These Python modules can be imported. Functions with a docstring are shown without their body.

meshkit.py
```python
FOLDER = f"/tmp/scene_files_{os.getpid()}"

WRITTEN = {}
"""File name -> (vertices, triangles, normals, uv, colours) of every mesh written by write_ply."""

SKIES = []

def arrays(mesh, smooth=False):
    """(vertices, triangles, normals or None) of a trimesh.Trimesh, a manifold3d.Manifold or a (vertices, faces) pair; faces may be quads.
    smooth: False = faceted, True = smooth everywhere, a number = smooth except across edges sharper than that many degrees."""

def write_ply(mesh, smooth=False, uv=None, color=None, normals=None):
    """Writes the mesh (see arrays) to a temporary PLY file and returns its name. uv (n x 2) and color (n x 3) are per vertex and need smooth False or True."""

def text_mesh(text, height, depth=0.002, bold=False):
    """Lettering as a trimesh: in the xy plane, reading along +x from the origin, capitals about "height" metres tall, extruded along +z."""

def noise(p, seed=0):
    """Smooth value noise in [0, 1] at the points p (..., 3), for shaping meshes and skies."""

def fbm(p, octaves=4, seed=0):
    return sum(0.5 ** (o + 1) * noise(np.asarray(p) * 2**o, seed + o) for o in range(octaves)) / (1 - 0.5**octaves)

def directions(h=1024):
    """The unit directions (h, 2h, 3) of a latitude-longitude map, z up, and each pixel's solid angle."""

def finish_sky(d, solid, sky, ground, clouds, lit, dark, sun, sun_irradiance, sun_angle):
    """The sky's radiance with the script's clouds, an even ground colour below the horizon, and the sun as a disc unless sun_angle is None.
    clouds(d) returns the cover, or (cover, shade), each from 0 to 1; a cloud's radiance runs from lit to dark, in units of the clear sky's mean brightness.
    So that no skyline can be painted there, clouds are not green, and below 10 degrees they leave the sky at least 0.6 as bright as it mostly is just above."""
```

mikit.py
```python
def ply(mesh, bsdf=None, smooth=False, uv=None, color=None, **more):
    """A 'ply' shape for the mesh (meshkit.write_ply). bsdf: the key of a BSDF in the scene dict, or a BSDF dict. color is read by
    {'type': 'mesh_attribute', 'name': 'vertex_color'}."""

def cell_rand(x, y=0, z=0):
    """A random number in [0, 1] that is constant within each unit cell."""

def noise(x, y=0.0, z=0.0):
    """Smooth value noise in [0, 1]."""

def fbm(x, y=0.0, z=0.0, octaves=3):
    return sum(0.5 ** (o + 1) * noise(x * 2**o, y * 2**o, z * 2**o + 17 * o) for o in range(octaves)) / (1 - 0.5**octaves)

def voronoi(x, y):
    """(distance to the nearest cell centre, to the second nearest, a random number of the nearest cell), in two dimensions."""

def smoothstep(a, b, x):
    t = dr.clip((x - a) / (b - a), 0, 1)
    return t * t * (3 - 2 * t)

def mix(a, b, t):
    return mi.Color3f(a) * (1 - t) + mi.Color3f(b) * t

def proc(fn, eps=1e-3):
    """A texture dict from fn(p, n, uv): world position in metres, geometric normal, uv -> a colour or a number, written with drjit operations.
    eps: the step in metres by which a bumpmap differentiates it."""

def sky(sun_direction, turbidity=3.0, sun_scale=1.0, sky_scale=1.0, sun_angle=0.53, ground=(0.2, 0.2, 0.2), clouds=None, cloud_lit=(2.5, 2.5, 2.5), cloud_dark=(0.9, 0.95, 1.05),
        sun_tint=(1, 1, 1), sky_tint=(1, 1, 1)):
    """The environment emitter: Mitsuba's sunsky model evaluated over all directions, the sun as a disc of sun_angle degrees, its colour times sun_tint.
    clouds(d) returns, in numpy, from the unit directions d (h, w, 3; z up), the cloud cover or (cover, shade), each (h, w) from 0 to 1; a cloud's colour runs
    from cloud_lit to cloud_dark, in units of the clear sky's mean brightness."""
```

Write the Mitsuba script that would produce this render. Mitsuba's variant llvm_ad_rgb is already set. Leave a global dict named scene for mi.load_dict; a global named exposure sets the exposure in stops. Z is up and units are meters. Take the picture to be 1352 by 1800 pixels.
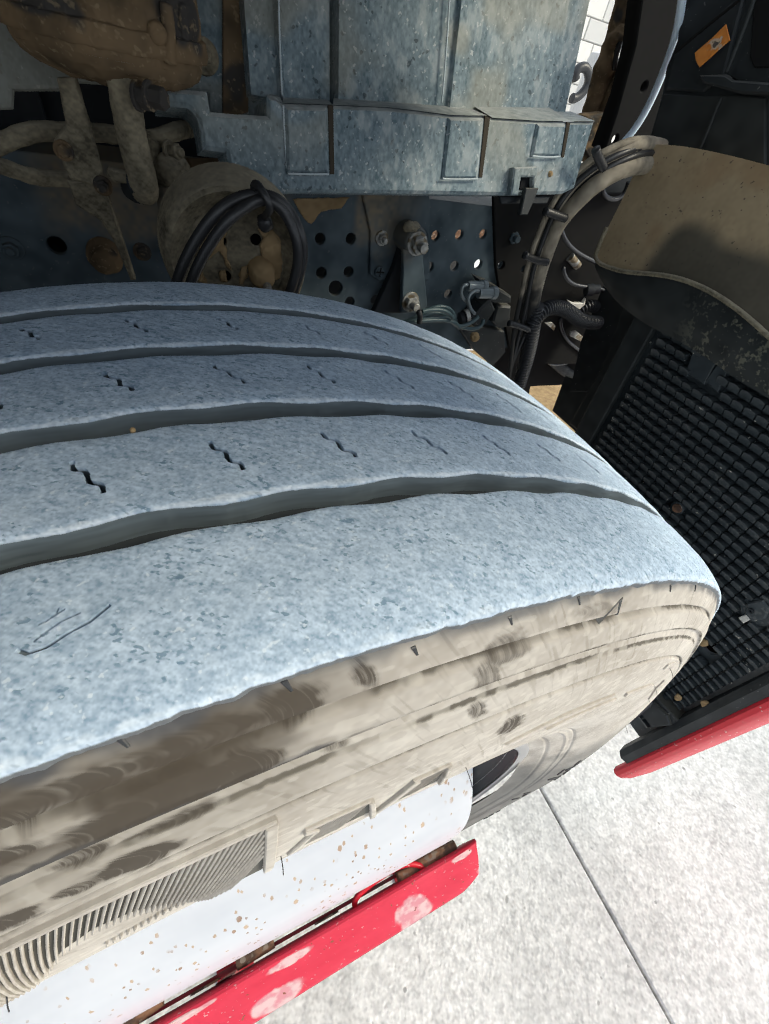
import math
import numpy as np
import trimesh
import drjit as dr
import mitsuba as mi
import mikit
import meshkit
import manifold3d as m3
import shapely
from shapely.geometry import Polygon, LineString, Point, box
from shapely.geometry.polygon import orient
from scipy.interpolate import CubicSpline
from mikit import proc, noise, fbm, smoothstep, mix, cell_rand, voronoi

T = mi.ScalarTransform4f
rng = np.random.default_rng(7)
scene, labels = {}, {}

# ------------------------------------------------------------------ camera, sky, exposure
# the wheel's centre is the origin, its axle runs along y (outboard = +y), the ground lies at z = -0.51
CAM = np.array([0.0102, 0.1699, 0.6182])
RIGHT = np.array([-0.90467095, 0.39224009, 0.1664878])
DOWN = np.array([0.18027742, 0.70634547, -0.68452621])
FWD = np.array([-0.38609652, -0.58925698, -0.70972226])
FOCAL = 754.87            # focal length in pixels of the 1352 x 1800 photograph
scene['camera'] = {'type': 'perspective', 'fov': 2 * math.degrees(math.atan(676 / FOCAL)), 'fov_axis': 'x', 'near_clip': 0.01, 'far_clip': 400.0,
                   'to_world': T().look_at(origin=CAM.tolist(), target=(CAM + FWD).tolist(), up=(-DOWN).tolist())}
scene['sky'] = mikit.sky([-1.05, 0.80, 1.10], turbidity=3, sun_scale=0.3, sun_angle=18, clouds=lambda d: 1.0, cloud_lit=(1.18, 1.30, 1.45), sun_tint=(0.88, 1.0, 1.12))
exposure = 3.22
GZ = -0.51


# ------------------------------------------------------------------ helpers
def ray(px, py):
    return (px - 676) / FOCAL * RIGHT + (py - 900) / FOCAL * DOWN + FWD


class Fr:
    """A plane: origin o, normal n, in-plane axes u (towards the right) and v."""
    def __init__(s, o, n, u):
        s.o, s.n = np.array(o, float), np.array(n, float) / np.linalg.norm(n)
        u = np.array(u, float); u -= (u @ s.n) * s.n
        s.u = u / np.linalg.norm(u); s.v = np.cross(s.n, s.u)

    def hit(s, px, py, off=0.0):
        d = ray(px, py)
        return CAM + ((s.o + s.n * off - CAM) @ s.n) / (d @ s.n) * d

    def to2(s, q, off=0.0):
        p = np.array([s.hit(a, b, off) for a, b in q]) - s.o
        return np.stack([p @ s.u, p @ s.v], 1)

    def world(s, p):
        p = np.atleast_2d(p)
        return s.o + p[:, :1] * s.u + p[:, 1:2] * s.v + p[:, 2:3] * s.n


def FY(y): return Fr([0, y, 0], [0, 1, 0], [-1, 0, 0])
def FX(x, tilt=0.0): return Fr([x, 0, 0], [1, 0, tilt], [0, 1, 0])
def Z1(q): return [(a / 2.4143, b / 2.4143) for a, b in q]                   # enlargements the outlines were measured in
def Z2(q): return [(300 + a / 2.4143, b / 2.4143) for a, b in q]
def Z3(q): return [(800 + a / 2.4493, b / 2.4493) for a, b in q]
def Z4(q): return [(560 + a / 2.4143, 330 + b / 2.4143) for a, b in q]
def Z5(q): return [(860 + a / 4.5067, 380 + b / 4.5067) for a, b in q]
def Z6(q): return [(1000 + a / 3.5994, 900 + b / 3.5994) for a, b in q]


used = {}
def key_of(k):
    used[k] = used.get(k, -1) + 1
    return k if used[k] == 0 else f'{k}_{used[k]:03d}'


def obj(name, mesh, mat, parent=None, smooth=False, label=None, cat=None, group=None, kind=None, **kw):
    k = key_of((parent + '__' if parent else '') + name)
    scene[k] = mikit.ply(mesh, mat, smooth, **kw)
    tag(k, label, cat, group, kind)
    return k


def tag(k, label=None, cat=None, group=None, kind=None):
    d = {a: b for a, b in (('label', label), ('category', cat), ('group', group), ('kind', kind)) if b}
    if d:
        labels[k] = d


def thing(name, label, cat, group=None):
    k = key_of(name)
    tag(k, label, cat, group)
    return k


def join(*ms): return trimesh.util.concatenate([m for m in ms])


def ring_inset(pts, b):
    p = np.asarray(pts); a, c = np.roll(p, 1, 0), np.roll(p, -1, 0)
    def ln(d):
        d = d / np.maximum(np.linalg.norm(d, axis=1, keepdims=True), 1e-12)
        return np.stack([-d[:, 1], d[:, 0]], 1)
    n1, n2 = ln(p - a), ln(c - p)
    m = (n1 + n2) / np.maximum(1 + (n1 * n2).sum(1, keepdims=True), 0.35)
    return p + b * m


def plate2(poly, th, bevel=0.0015):
    """Extrusion from w = -th to w = 0 with a chamfered front edge."""
    parts = []
    for g in getattr(poly, 'geoms', [poly]):
        if g.is_empty or g.area < 1e-8: continue
        g = orient(shapely.remove_repeated_points(g.simplify(1e-5), 1e-5), 1.0)
        rings = [np.array(r.coords)[:-1] for r in (g.exterior, *g.interiors)]
        ins = [ring_inset(r, bevel) for r in rings]
        V, F, n0 = [], [], 0
        for r, i in zip(rings, ins):
            n = len(r)
            for ringp, w in ((r, -th), (r, -bevel), (i, 0.0)):
                V.append(np.column_stack([ringp, np.full(n, w)]))
            k = np.arange(n); k2 = (k + 1) % n
            for s in (0, 1):
                o = n0 + s * n
                F += [np.stack([o + k, o + k2, o + n + k2], 1), np.stack([o + k, o + n + k2, o + n + k], 1)]
            n0 += 3 * n
        for rr, w, flip in ((ins, 0.0, False), (rings, -th, True)):
            q = Polygon(rr[0], rr[1:])
            if not q.is_valid: q = Polygon(rings[0], rings[1:])
            v, f = trimesh.creation.triangulate_polygon(q, engine='earcut')
            a = v[f[:, 1]] - v[f[:, 0]]; c = v[f[:, 2]] - v[f[:, 0]]
            neg = (a[:, 0] * c[:, 1] - a[:, 1] * c[:, 0]) < 0
            f[neg] = f[neg][:, ::-1]
            if flip: f = f[:, ::-1]
            V.append(np.column_stack([v, np.full(len(v), w)])); F.append(f + n0); n0 += len(v)
        parts.append(trimesh.Trimesh(np.vstack(V), np.vstack(F)))
    return join(*parts)


def slab(fr, q, th, bevel=0.0015, off=0.0, holes=(), rnd=0.0, metric=False):
    """A plate whose outline q (photo pixels, or in-plane metres when metric) lies on the plane fr, off in front of it."""
    p = Polygon(q if metric else fr.to2(q, off)).buffer(0)
    if rnd: p = p.buffer(-rnd).buffer(2 * rnd, quad_segs=4).buffer(-rnd, quad_segs=4)
    for h in holes: p = p.difference(h)
    m = plate2(p, th, bevel)
    v = m.vertices.copy(); v[:, 2] += off
    return trimesh.Trimesh(fr.world(v), m.faces)


def sweep(P3, rad, seg=14, closed=False):
    P3 = np.asarray(P3, float); n = len(P3)
    r = np.broadcast_to(rad, n)
    t = np.gradient(P3, axis=0); t /= np.maximum(np.linalg.norm(t, axis=1, keepdims=True), 1e-12)
    a = np.cross(t[0], [0.3, 0.2, 0.9]); a /= np.linalg.norm(a)
    A = []
    for i in range(n):
        a = a - (a @ t[i]) * t[i]; a /= np.linalg.norm(a); A.append(a)
    A = np.array(A); B = np.cross(t, A)
    ph = np.arange(seg) * 2 * np.pi / seg
    V = P3[:, None] + r[:, None, None] * (np.cos(ph)[None, :, None] * A[:, None] + np.sin(ph)[None, :, None] * B[:, None])
    i, j = np.meshgrid(np.arange(n - 1), np.arange(seg), indexing='ij'); j2 = (j + 1) % seg
    F = np.concatenate([np.stack([i * seg + j, i * seg + j2, (i + 1) * seg + j2], -1).reshape(-1, 3), np.stack([i * seg + j, (i + 1) * seg + j2, (i + 1) * seg + j], -1).reshape(-1, 3)])
    V = np.vstack([V.reshape(-1, 3), P3[:1], P3[-1:]]); k = np.arange(seg); k2 = (k + 1) % seg
    F = np.vstack([F, np.stack([np.full(seg, n * seg), k2, k], 1), np.stack([np.full(seg, n * seg + 1), (n - 1) * seg + k, (n - 1) * seg + k2], 1)])
    return trimesh.Trimesh(V, F, process=False)


def curve(p3, n=40):
    p3 = np.asarray(p3, float)
    s = np.r_[0, np.cumsum(np.linalg.norm(np.diff(p3, axis=0), axis=1))]
    return CubicSpline(s, p3)(np.linspace(0, s[-1], n))


def tube(p3, r, n=40, seg=14): return sweep(curve(p3, n), r, seg)


def corr(p3, r, pitch=0.0035, amp=0.0016, seg=16):
    c = curve(p3, 600); L = np.linalg.norm(np.diff(c, axis=0), axis=1).sum()
    n = int(L / pitch * 8); c = curve(p3, n); k = np.arange(n) / 8
    return sweep(c, r + amp * np.clip(1.6 * np.cos(2 * np.pi * k), -1, 1), seg)


def ppath(q, ys):
    """Pixels to points: each on the vertical plane y = ys."""
    ys = np.broadcast_to(ys, len(q))
    return np.array([FY(y).hit(*p) for p, y in zip(q, ys)])


def lathe(prof, o, axis, seg=48, a0=0.0, a1=360.0):
    """prof: (radius, height along axis) rows."""
    prof = np.asarray(prof, float); axis = np.array(axis, float) / np.linalg.norm(axis)
    a = np.cross(axis, [0.31, 0.2, 0.93]); a /= np.linalg.norm(a); b = np.cross(axis, a)
    full = abs(a1 - a0 - 360) < 1e-6
    ph = np.radians(np.linspace(a0, a1, seg, endpoint=not full)); m = len(prof)
    V = np.array(o) + prof[None, :, :1] * (np.cos(ph)[:, None, None] * a + np.sin(ph)[:, None, None] * b) + prof[None, :, 1:] * axis
    return grid_mesh(V, wrap=full)


def grid_mesh(V, wrap=False, flip=False):
    n, m = V.shape[:2]
    i, j = np.meshgrid(np.arange(n if wrap else n - 1), np.arange(m - 1), indexing='ij'); i2 = (i + 1) % n
    F = np.concatenate([np.stack([i * m + j, i2 * m + j, i2 * m + j + 1], -1).reshape(-1, 3), np.stack([i * m + j, i2 * m + j + 1, i * m + j + 1], -1).reshape(-1, 3)])
    if flip: F = F[:, ::-1]
    return trimesh.Trimesh(V.reshape(-1, 3), F, process=False)


def lumpy(m, amp, freq, seed=0, edge=None):
    m = m.copy()
    m.merge_vertices()
    if edge:
        v, f = trimesh.remesh.subdivide_to_size(m.vertices, m.faces, edge, max_iter=9); m = trimesh.Trimesh(v, f)
    d = meshkit.fbm(m.vertices * freq, 4, seed) - 0.5
    return trimesh.Trimesh(m.vertices + m.vertex_normals * (2 * amp * d)[:, None], m.faces, process=False)


def hexprism(r, h, bevel=0.0008):
    a = np.radians(np.arange(6) * 60 + 15)
    return plate2(Polygon(np.stack([np.cos(a), np.sin(a)], 1) * r), h, bevel)


def bolt_mesh(c, n, r, h=None, washer=None, stud=None, off=0.0):
    """Washer, hexagon head or nut, and the stud that sticks out, on the point c facing n."""
    fr = Fr(c, n, [-1, 0.1, 0.05]); h = h or r * 0.9
    ms, z = [], off
    if washer:
        ms.append(plate2(Point(0, 0).buffer(washer, quad_segs=8), 0.0025 + off, 0.0006).apply_translation([0, 0, z + 0.0025])); z += 0.0025
    ms.append(hexprism(r, h).apply_translation([0, 0, z + h])); z += h
    if stud:
        ms.append(plate2(Point(0, 0).buffer(stud[0], quad_segs=6), stud[1], 0.0008).apply_translation([0, 0, z + stud[1]]))
    m = join(*ms)
    return trimesh.Trimesh(fr.world(m.vertices), m.faces)


def man(m): return m3.Manifold(m3.Mesh(np.asarray(m.vertices, np.float32), np.asarray(m.faces, np.uint32)))
def rbox(cx, cy, cz, sx, sy, sz):
    b = trimesh.creation.box((sx, sy, sz)); b.apply_translation((cx, cy, cz)); return b


# ------------------------------------------------------------------ materials
def bsdf(name, color, rough=0.6, spec=0.4, metallic=0.0, bump=None, bscale=1.0, eps=1e-3, **kw):
    d = {'type': 'principled', 'base_color': color if isinstance(color, dict) else {'type': 'rgb', 'value': list(color)}, 'roughness': rough if not isinstance(rough, dict) else rough,
         'specular': spec, 'metallic': metallic, **kw}
    if bump is not None:
        d = {'type': 'bumpmap', 'arbitrary': proc(bump, eps), 'scale': bscale, 'nested': d}
    scene[name] = {'type': 'twosided', 'bsdf': d}


def spk(x, y, z, f, a, b):
    """Irregular specks: two octaves of noise on turned axes, thresholded from a to b."""
    u, v, w = (0.72 * x + 0.53 * y + 0.44 * z) * f, (-0.61 * x + 0.79 * y + 0.05 * z) * f, (-0.32 * x - 0.30 * y + 0.90 * z) * f
    return smoothstep(a, b, 0.62 * noise(u, v, w) + 0.38 * noise(u * 2.3 + 11, v * 2.3, w * 2.3))


def polar(p): return dr.atan2(-p.x, p.z), dr.sqrt(p.x * p.x + p.z * p.z)


def tread_color(p, n, uv):
    a, r = polar(p); s = a * 0.515
    u, v = s * 0.86 + p.y * 0.5, p.y * 0.86 - s * 0.5
    fine = 0.6 * noise(u * 760, v * 1250, 3.0) + 0.4 * noise(s * 1700, p.y * 1900, 5.0)
    streak = noise(u * 230, v * 640, 9.0)
    cloud = fbm(u * 110, v * 190, 2.0, 3)
    big = fbm(s * 11, p.y * 18, 5.0, 2)
    t = dr.clip(0.60 + 0.32 * (streak - 0.5) + 0.85 * (fine - 0.5) + 0.22 * (cloud - 0.5) + 0.22 * (big - 0.5), 0, 1)
    c = mix((0.155, 0.240, 0.335), (0.52, 0.620, 0.725), t)
    dark = spk(u, v * 1.7, r * 0.2, 480, 0.60, 0.74) * smoothstep(0.48, 0.62, cloud)
    c = mix(c, (0.085, 0.160, 0.235), 0.7 * dark)
    c = mix(c, (0.70, 0.75, 0.79), 0.5 * spk(u, v, r * 0.2, 700, 0.70, 0.82))
    # narrow scuffed rims beside the grooves and at the shoulder
    e = dr.minimum(dr.minimum(dr.abs(p.y - 0.0684), dr.abs(p.y - 0.0192)), dr.minimum(dr.abs(p.y + 0.0300), dr.abs(p.y + 0.0790)))
    e = 1 - smoothstep(0.0004, 0.0016, e + 0.0018 * (fbm(s * 420, p.y * 400, 4.0, 2) - 0.5))
    e = dr.maximum(e, 0.6 * smoothstep(0.1236, 0.1247, p.y + 0.003 * (fbm(s * 380, p.y * 300, 6.0, 2) - 0.5)))
    c = mix(c, (0.72, 0.76, 0.79), 0.5 * e * (0.4 + 0.7 * fine))
    # the groove walls never touched the road: smooth, darker rubber
    low = 1 - smoothstep(0.5183, 0.5189, r + 0.0004 * (noise(s * 600, p.y * 300, 8.0) - 0.5) + 0.006 * dr.square(p.y / 0.125))
    torn = smoothstep(0.1205, 0.1215, p.y) * (1 - smoothstep(0.5072, 0.5086, r + 0.002 * (fbm(s * 350, r * 200, 3.0, 2) - 0.5)))
    c = mix(c, (0.085, 0.085, 0.085), 0.9 * torn)
    return mix(c, mi.Color3f(0.128, 0.158, 0.175) * (0.75 + 0.5 * fbm(s * 70, p.y * 240, r * 500, 2)), low * (1 - smoothstep(0.110, 0.114, dr.abs(p.y))))


def tread_bump(p, n, uv):
    a, r = polar(p); s = a * 0.515
    return 0.7 * noise(s * 1100 + p.y * 300, p.y * 1700, 3.0) + 0.8 * noise(s * 330 + p.y * 200, p.y * 600, 7.0) + 0.8 * noise(s * 120, p.y * 190, 1.0)


SMEARS = [  # rubbed-off places on the sidewall: angle (deg), radius, half sizes (deg, m), strength
    (-3.4, .4868, 2.3, .0062, 1.), (-5.2, .4855, 1.2, .005, .75), (-1.2, .4862, .8, .0055, .95), (0.3, .4985, 1.0, .0065, .95), (-2.6, .4985, 2.4, .005, .75), (-5.8, .4985, 2.2, .005, .7), (-.7, .4975, .8, .003, .5),
    (-8.3, .4965, .9, .0065, .95), (-6.9, .4970, .45, .005, .9), (-7.3, .4895, .8, .003, .8), (-8.9, .466, .8, .0045, .95), (-5.2, .4655, 1.3, .0045, .9), (-6.9, .4655, .5, .0025, .7), (-6.3, .4765, .7, .0025, .7), (-3.6, .4745, 1.3, .0022, .6),
    (2.7, .500, .45, .005, .7), (8.9, .4935, 1.2, .006, .5), (8.2, .4835, .7, .009, .5), (8.4, .468, .55, .005, .6), (12.3, .444, 1.0, .007, .75), (1.6, .4775, .5, .002, .5), (15.0, .499, 1.8, .003, .35)]


def side_color(p, n, uv):
    a, r = polar(p); d = a * (180 / math.pi); s = a * 0.48
    w1 = noise(s * 140, r * 220, 1.0) - 0.5; w2 = noise(s * 420, r * 600, 4.0) - 0.5
    t = dr.clip(0.62 + 0.8 * (fbm(s * 26, r * 60, 2.0, 3) - 0.5) + 0.22 * w2, 0, 1)
    c = mix((0.245, 0.216, 0.183), (0.455, 0.424, 0.384), t)
    # dusty drag lines that run across the sidewall
    c = mix(c, (0.17, 0.152, 0.128), 0.35 * smoothstep(0.60, 0.85, 0.6 * noise(s * 330 + r * 260, r * 50, 8.0) + 0.4 * noise(s * 800 + r * 630, r * 140, 3.0)) * smoothstep(0.4, 0.6, noise(s * 20, r * 40, 1.0)))
    ring = mi.Float(0)
    for r0 in (.4936, .4812, .4742, .4585):
        ring = dr.maximum(ring, 1 - smoothstep(.0004, .0014, dr.abs(r - r0 + .0006 * w2)))
    bold = (1 - smoothstep(.0006, .0021, dr.abs(r - .4820 + .0012 * w2 + .0010 * w1))) * smoothstep(5.0, -1.0, d + 6 * w1)
    c = mix(c, (0.075, 0.066, 0.053), 0.9 * ring * (0.35 + 0.65 * smoothstep(0.3, 0.6, noise(s * 60, r * 300, 11.0))))
    c = mix(c, (0.5, 0.47, 0.42), 0.35 * smoothstep(0.62, 0.85, noise(s * 200, r * 420, 14.0)))
    c = mix(c, (0.17, 0.152, 0.122), 0.35 * smoothstep(4.0, -4.0, d + 5 * w1) * smoothstep(0.452, 0.470, r))
    c = mix(c, (0.040, 0.043, 0.050), 0.85 * bold)
    m = mi.Float(0)
    w3 = fbm(s * 75 + r * 90, r * 210 - s * 30, 12.0, 3)
    for (d0, r0, hd, hr, k) in SMEARS:
        du, dv = (d - d0 + (r - r0) * 45) / hd, (r - r0) / hr
        q = dr.sqrt(dr.square(du) + dr.square(dv)) + 0.95 * (w3 - 0.5) + 0.25 * w2
        brush = noise((du + 0.35 * dv * dv) * 9.0 + d0 * 7, dv * 0.9, 2.0) * 0.6 + 0.4 * noise((du + 0.35 * dv * dv) * 23.0, dv * 1.5, 7.0)
        m = dr.maximum(m, k * (1 - smoothstep(0.62, 1.32, q)) * (0.35 + 0.85 * brush))
    c = mix(c, (0.052, 0.043, 0.034), dr.clip(1.5 * m, 0, 0.92))
    general = smoothstep(5.0, -3.0, d) * smoothstep(0.477, 0.490, r)
    c = mix(c, (0.066, 0.054, 0.042), 0.9 * general * smoothstep(0.30, 0.55, fbm(s * 45 + r * 60, r * 110, 6.0, 3)))
    # a greyer lower sector: shade and missing tan dust painted as one tone
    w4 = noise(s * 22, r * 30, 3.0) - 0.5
    shade_sector = smoothstep(70, 88, d + 10 * w4) * (1 - smoothstep(165, 175, d)) * (1 - smoothstep(0.466, 0.482, r + 0.01 * w4))
    c = mix(c, mix((0.085, 0.085, 0.085), (0.15, 0.148, 0.142), t), 0.9 * shade_sector)
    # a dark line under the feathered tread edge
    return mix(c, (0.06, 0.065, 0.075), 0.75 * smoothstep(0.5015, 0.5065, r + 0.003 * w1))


def side_bump(p, n, uv):
    a, r = polar(p); s = a * 0.48
    return noise(s * 700, r * 900, 2.0) + 1.6 * noise(s * 260 + r * 150, r * 120, 5.0) + 1.5 * noise(s * 90, r * 150, 1.0)


def panel_color(p, n, uv):
    q = fbm(p.x * 30, p.z * 22, p.y * 20, 3)
    t = dr.clip(0.30 + 0.55 * (q - 0.47) + 1.1 * (fbm(p.x * 420, p.z * 300, p.y * 300, 2) - 0.5), 0, 1)
    c = mix((0.085, 0.130, 0.155), (0.255, 0.315, 0.345), t)
    c = mix(c, (0.50, 0.53, 0.53), 0.55 * spk(p.x, p.z, p.y, 300, 0.70, 0.80))
    c = mix(c, (0.03, 0.045, 0.055), 0.75 * spk(p.x + 1, p.z, p.y, 190, 0.72, 0.80))
    c = mix(c, (0.44, 0.48, 0.48), 0.38 * smoothstep(0.48, 0.70, 0.5 * fbm(p.x * 150, p.z * 90, 3.0, 3) + 0.5 * fbm(p.x * 34, p.z * 24, 8.0, 2)) * smoothstep(-0.03, -0.22, p.x))     # run-down dust
    tan = dr.maximum(smoothstep(-0.06, 0.06, p.x + 0.05 * (noise(p.x * 30, p.z * 30, 3.0) - 0.5)), 0.75 * smoothstep(0.45, 0.62, fbm(p.x * 16 + 9, p.z * 20, 1.0, 2)) * smoothstep(0.52, 0.60, p.z))
    c = mix(c, (0.29, 0.275, 0.215), 0.6 * dr.clip(tan, 0, 1))
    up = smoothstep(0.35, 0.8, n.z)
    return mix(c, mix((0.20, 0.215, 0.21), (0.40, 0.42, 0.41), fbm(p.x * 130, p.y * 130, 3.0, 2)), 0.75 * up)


def panel_bump(p, n, uv):
    return noise(p.x * 380, p.z * 300, p.y * 380) + 1.5 * noise(p.x * 130, p.z * 90, p.y * 130)


def mud_color(p, n, uv):
    t = dr.clip(0.5 + 1.3 * (fbm(p.x * 45, p.y * 45, p.z * 45, 3) - 0.5), 0, 1)
    c = mix((0.052, 0.040, 0.027), (0.22, 0.152, 0.088), t)
    c = mix(c, (0.045, 0.045, 0.045), 0.9 * smoothstep(0.58, 0.66, fbm(p.x * 22 + 5, p.y * 22, p.z * 26, 3)))
    return mix(c, (0.27, 0.21, 0.13), 0.5 * spk(p.x, p.y, p.z, 260, 0.62, 0.8))


def clay_color(p, n, uv):
    t = dr.clip(0.5 + 1.2 * (fbm(p.x * 60, p.y * 60, p.z * 60, 3) - 0.5), 0, 1)
    return mix((0.19, 0.128, 0.066), (0.44, 0.315, 0.175), t)


def mud_bump(p, n, uv): return noise(p.x * 520, p.y * 520, p.z * 520) + 1.6 * noise(p.x * 210 + p.z * 60, p.y * 210, p.z * 210 - p.x * 60)


def dustpipe_color(p, n, uv):
    t = dr.clip(0.45 + 1.2 * (fbm(p.x * 75, p.y * 75, p.z * 55, 3) - 0.5) + 0.7 * (fbm(p.x * 400, p.y * 400, p.z * 400, 2) - 0.5), 0, 1)
    c = mix((0.075, 0.066, 0.047), (0.31, 0.272, 0.192), t)
    return mix(c, (0.28, 0.255, 0.20), 0.5 * smoothstep(0.3, 0.9, n.z))


def rail_color(p, n, uv):
    t = dr.clip(0.42 + 1.0 * (fbm(p.x * 40, p.z * 40, 3.0, 3) - 0.5), 0, 1)
    c = mix((0.032, 0.050, 0.062), (0.115, 0.150, 0.170), t)
    c = mix(c, (0.16, 0.165, 0.16), 0.4 * spk(p.x, p.z, p.y, 330, 0.74, 0.84))
    d = smoothstep(0.425, 0.455, p.z + 0.05 * (fbm(p.x * 45, p.z * 45, 8.0, 3) - 0.5)) * smoothstep(0.35, 0.55, noise(p.x * 14, 1.0, 2.0)) * smoothstep(-0.36, -0.26, p.x)
    c = mix(c, (0.24, 0.19, 0.12), 0.8 * d * (0.4 + 0.6 * noise(p.x * 200, p.z * 200, 1.0)))
    return mix(c, (0.10, 0.09, 0.07), 0.5 * smoothstep(0.6, 0.9, n.z))


def tan_color(p, n, uv):
    t = dr.clip(0.5 + 0.9 * (fbm(p.y * 26, p.z * 26, p.x * 26, 3) - 0.5) + 0.25 * (noise(p.y * 300, p.z * 300, p.x * 300) - 0.5), 0, 1)
    c = mix((0.225, 0.170, 0.102), (0.42, 0.328, 0.208), t)
    c = mix(c, (0.27, 0.17, 0.09), 0.45 * smoothstep(0.55, 0.75, fbm(p.y * 18, p.z * 18, 4.0, 2)))
    c = mix(c, (0.05, 0.05, 0.045), 0.7 * spk(p.y, p.z, p.x, 260, 0.76, 0.84))
    # a soft shadow painted low on the panel, with a bowed upper edge
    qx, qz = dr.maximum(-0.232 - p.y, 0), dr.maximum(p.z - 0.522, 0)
    painted_shadow = smoothstep(0.040, 0.016, dr.sqrt(qx * qx + qz * qz) + 0.016 * (fbm(p.y * 22, p.z * 22, 2.0, 3) - 0.5))
    return mix(c, mix((0.050, 0.047, 0.039), (0.085, 0.08, 0.064), t), 0.92 * painted_shadow)


def skirt_color(p, n, uv):
    c = mix((0.018, 0.021, 0.022), (0.042, 0.047, 0.047), noise(p.y * 60, p.z * 60, p.x * 60))
    d = smoothstep(-0.20, -0.13, p.y) * smoothstep(0.50, 0.66, 0.55 * fbm(p.y * 90, p.z * 60, p.x * 50, 3) + 0.45 * fbm(p.y * 320, p.z * 320, 2.0, 2) + 0.10 * (noise(p.y * 16, p.z * 16, 2.0) - 0.5))
    return mix(c, (0.17, 0.165, 0.125), 0.75 * d)


def blackplastic_color(p, n, uv):
    c = mix((0.014, 0.017, 0.019), (0.036, 0.041, 0.044), fbm(p.x * 40, p.y * 40, p.z * 40, 2))
    c = mix(c, (0.20, 0.20, 0.19), 0.5 * spk(p.x, p.y, p.z, 260, 0.79, 0.86))
    return mix(c, (0.13, 0.125, 0.105), 0.55 * smoothstep(0.55, 0.95, n.z))


def tooth_color(p, n, uv):
    c = mix((0.028, 0.036, 0.041), (0.062, 0.073, 0.079), fbm(p.y * 60, p.z * 60, 3.0, 3))
    c = mix(c, (0.095, 0.10, 0.10), 0.6 * smoothstep(0.55, 0.8, noise(p.y * 320, p.z * 320, 4.0)) * smoothstep(0.45, 0.6, noise(p.y * 17, p.z * 17, 9.0)))
    return mix(c, (0.42, 0.40, 0.35), 0.85 * spk(p.y, p.z, p.x, 150, 0.80, 0.86))


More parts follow.
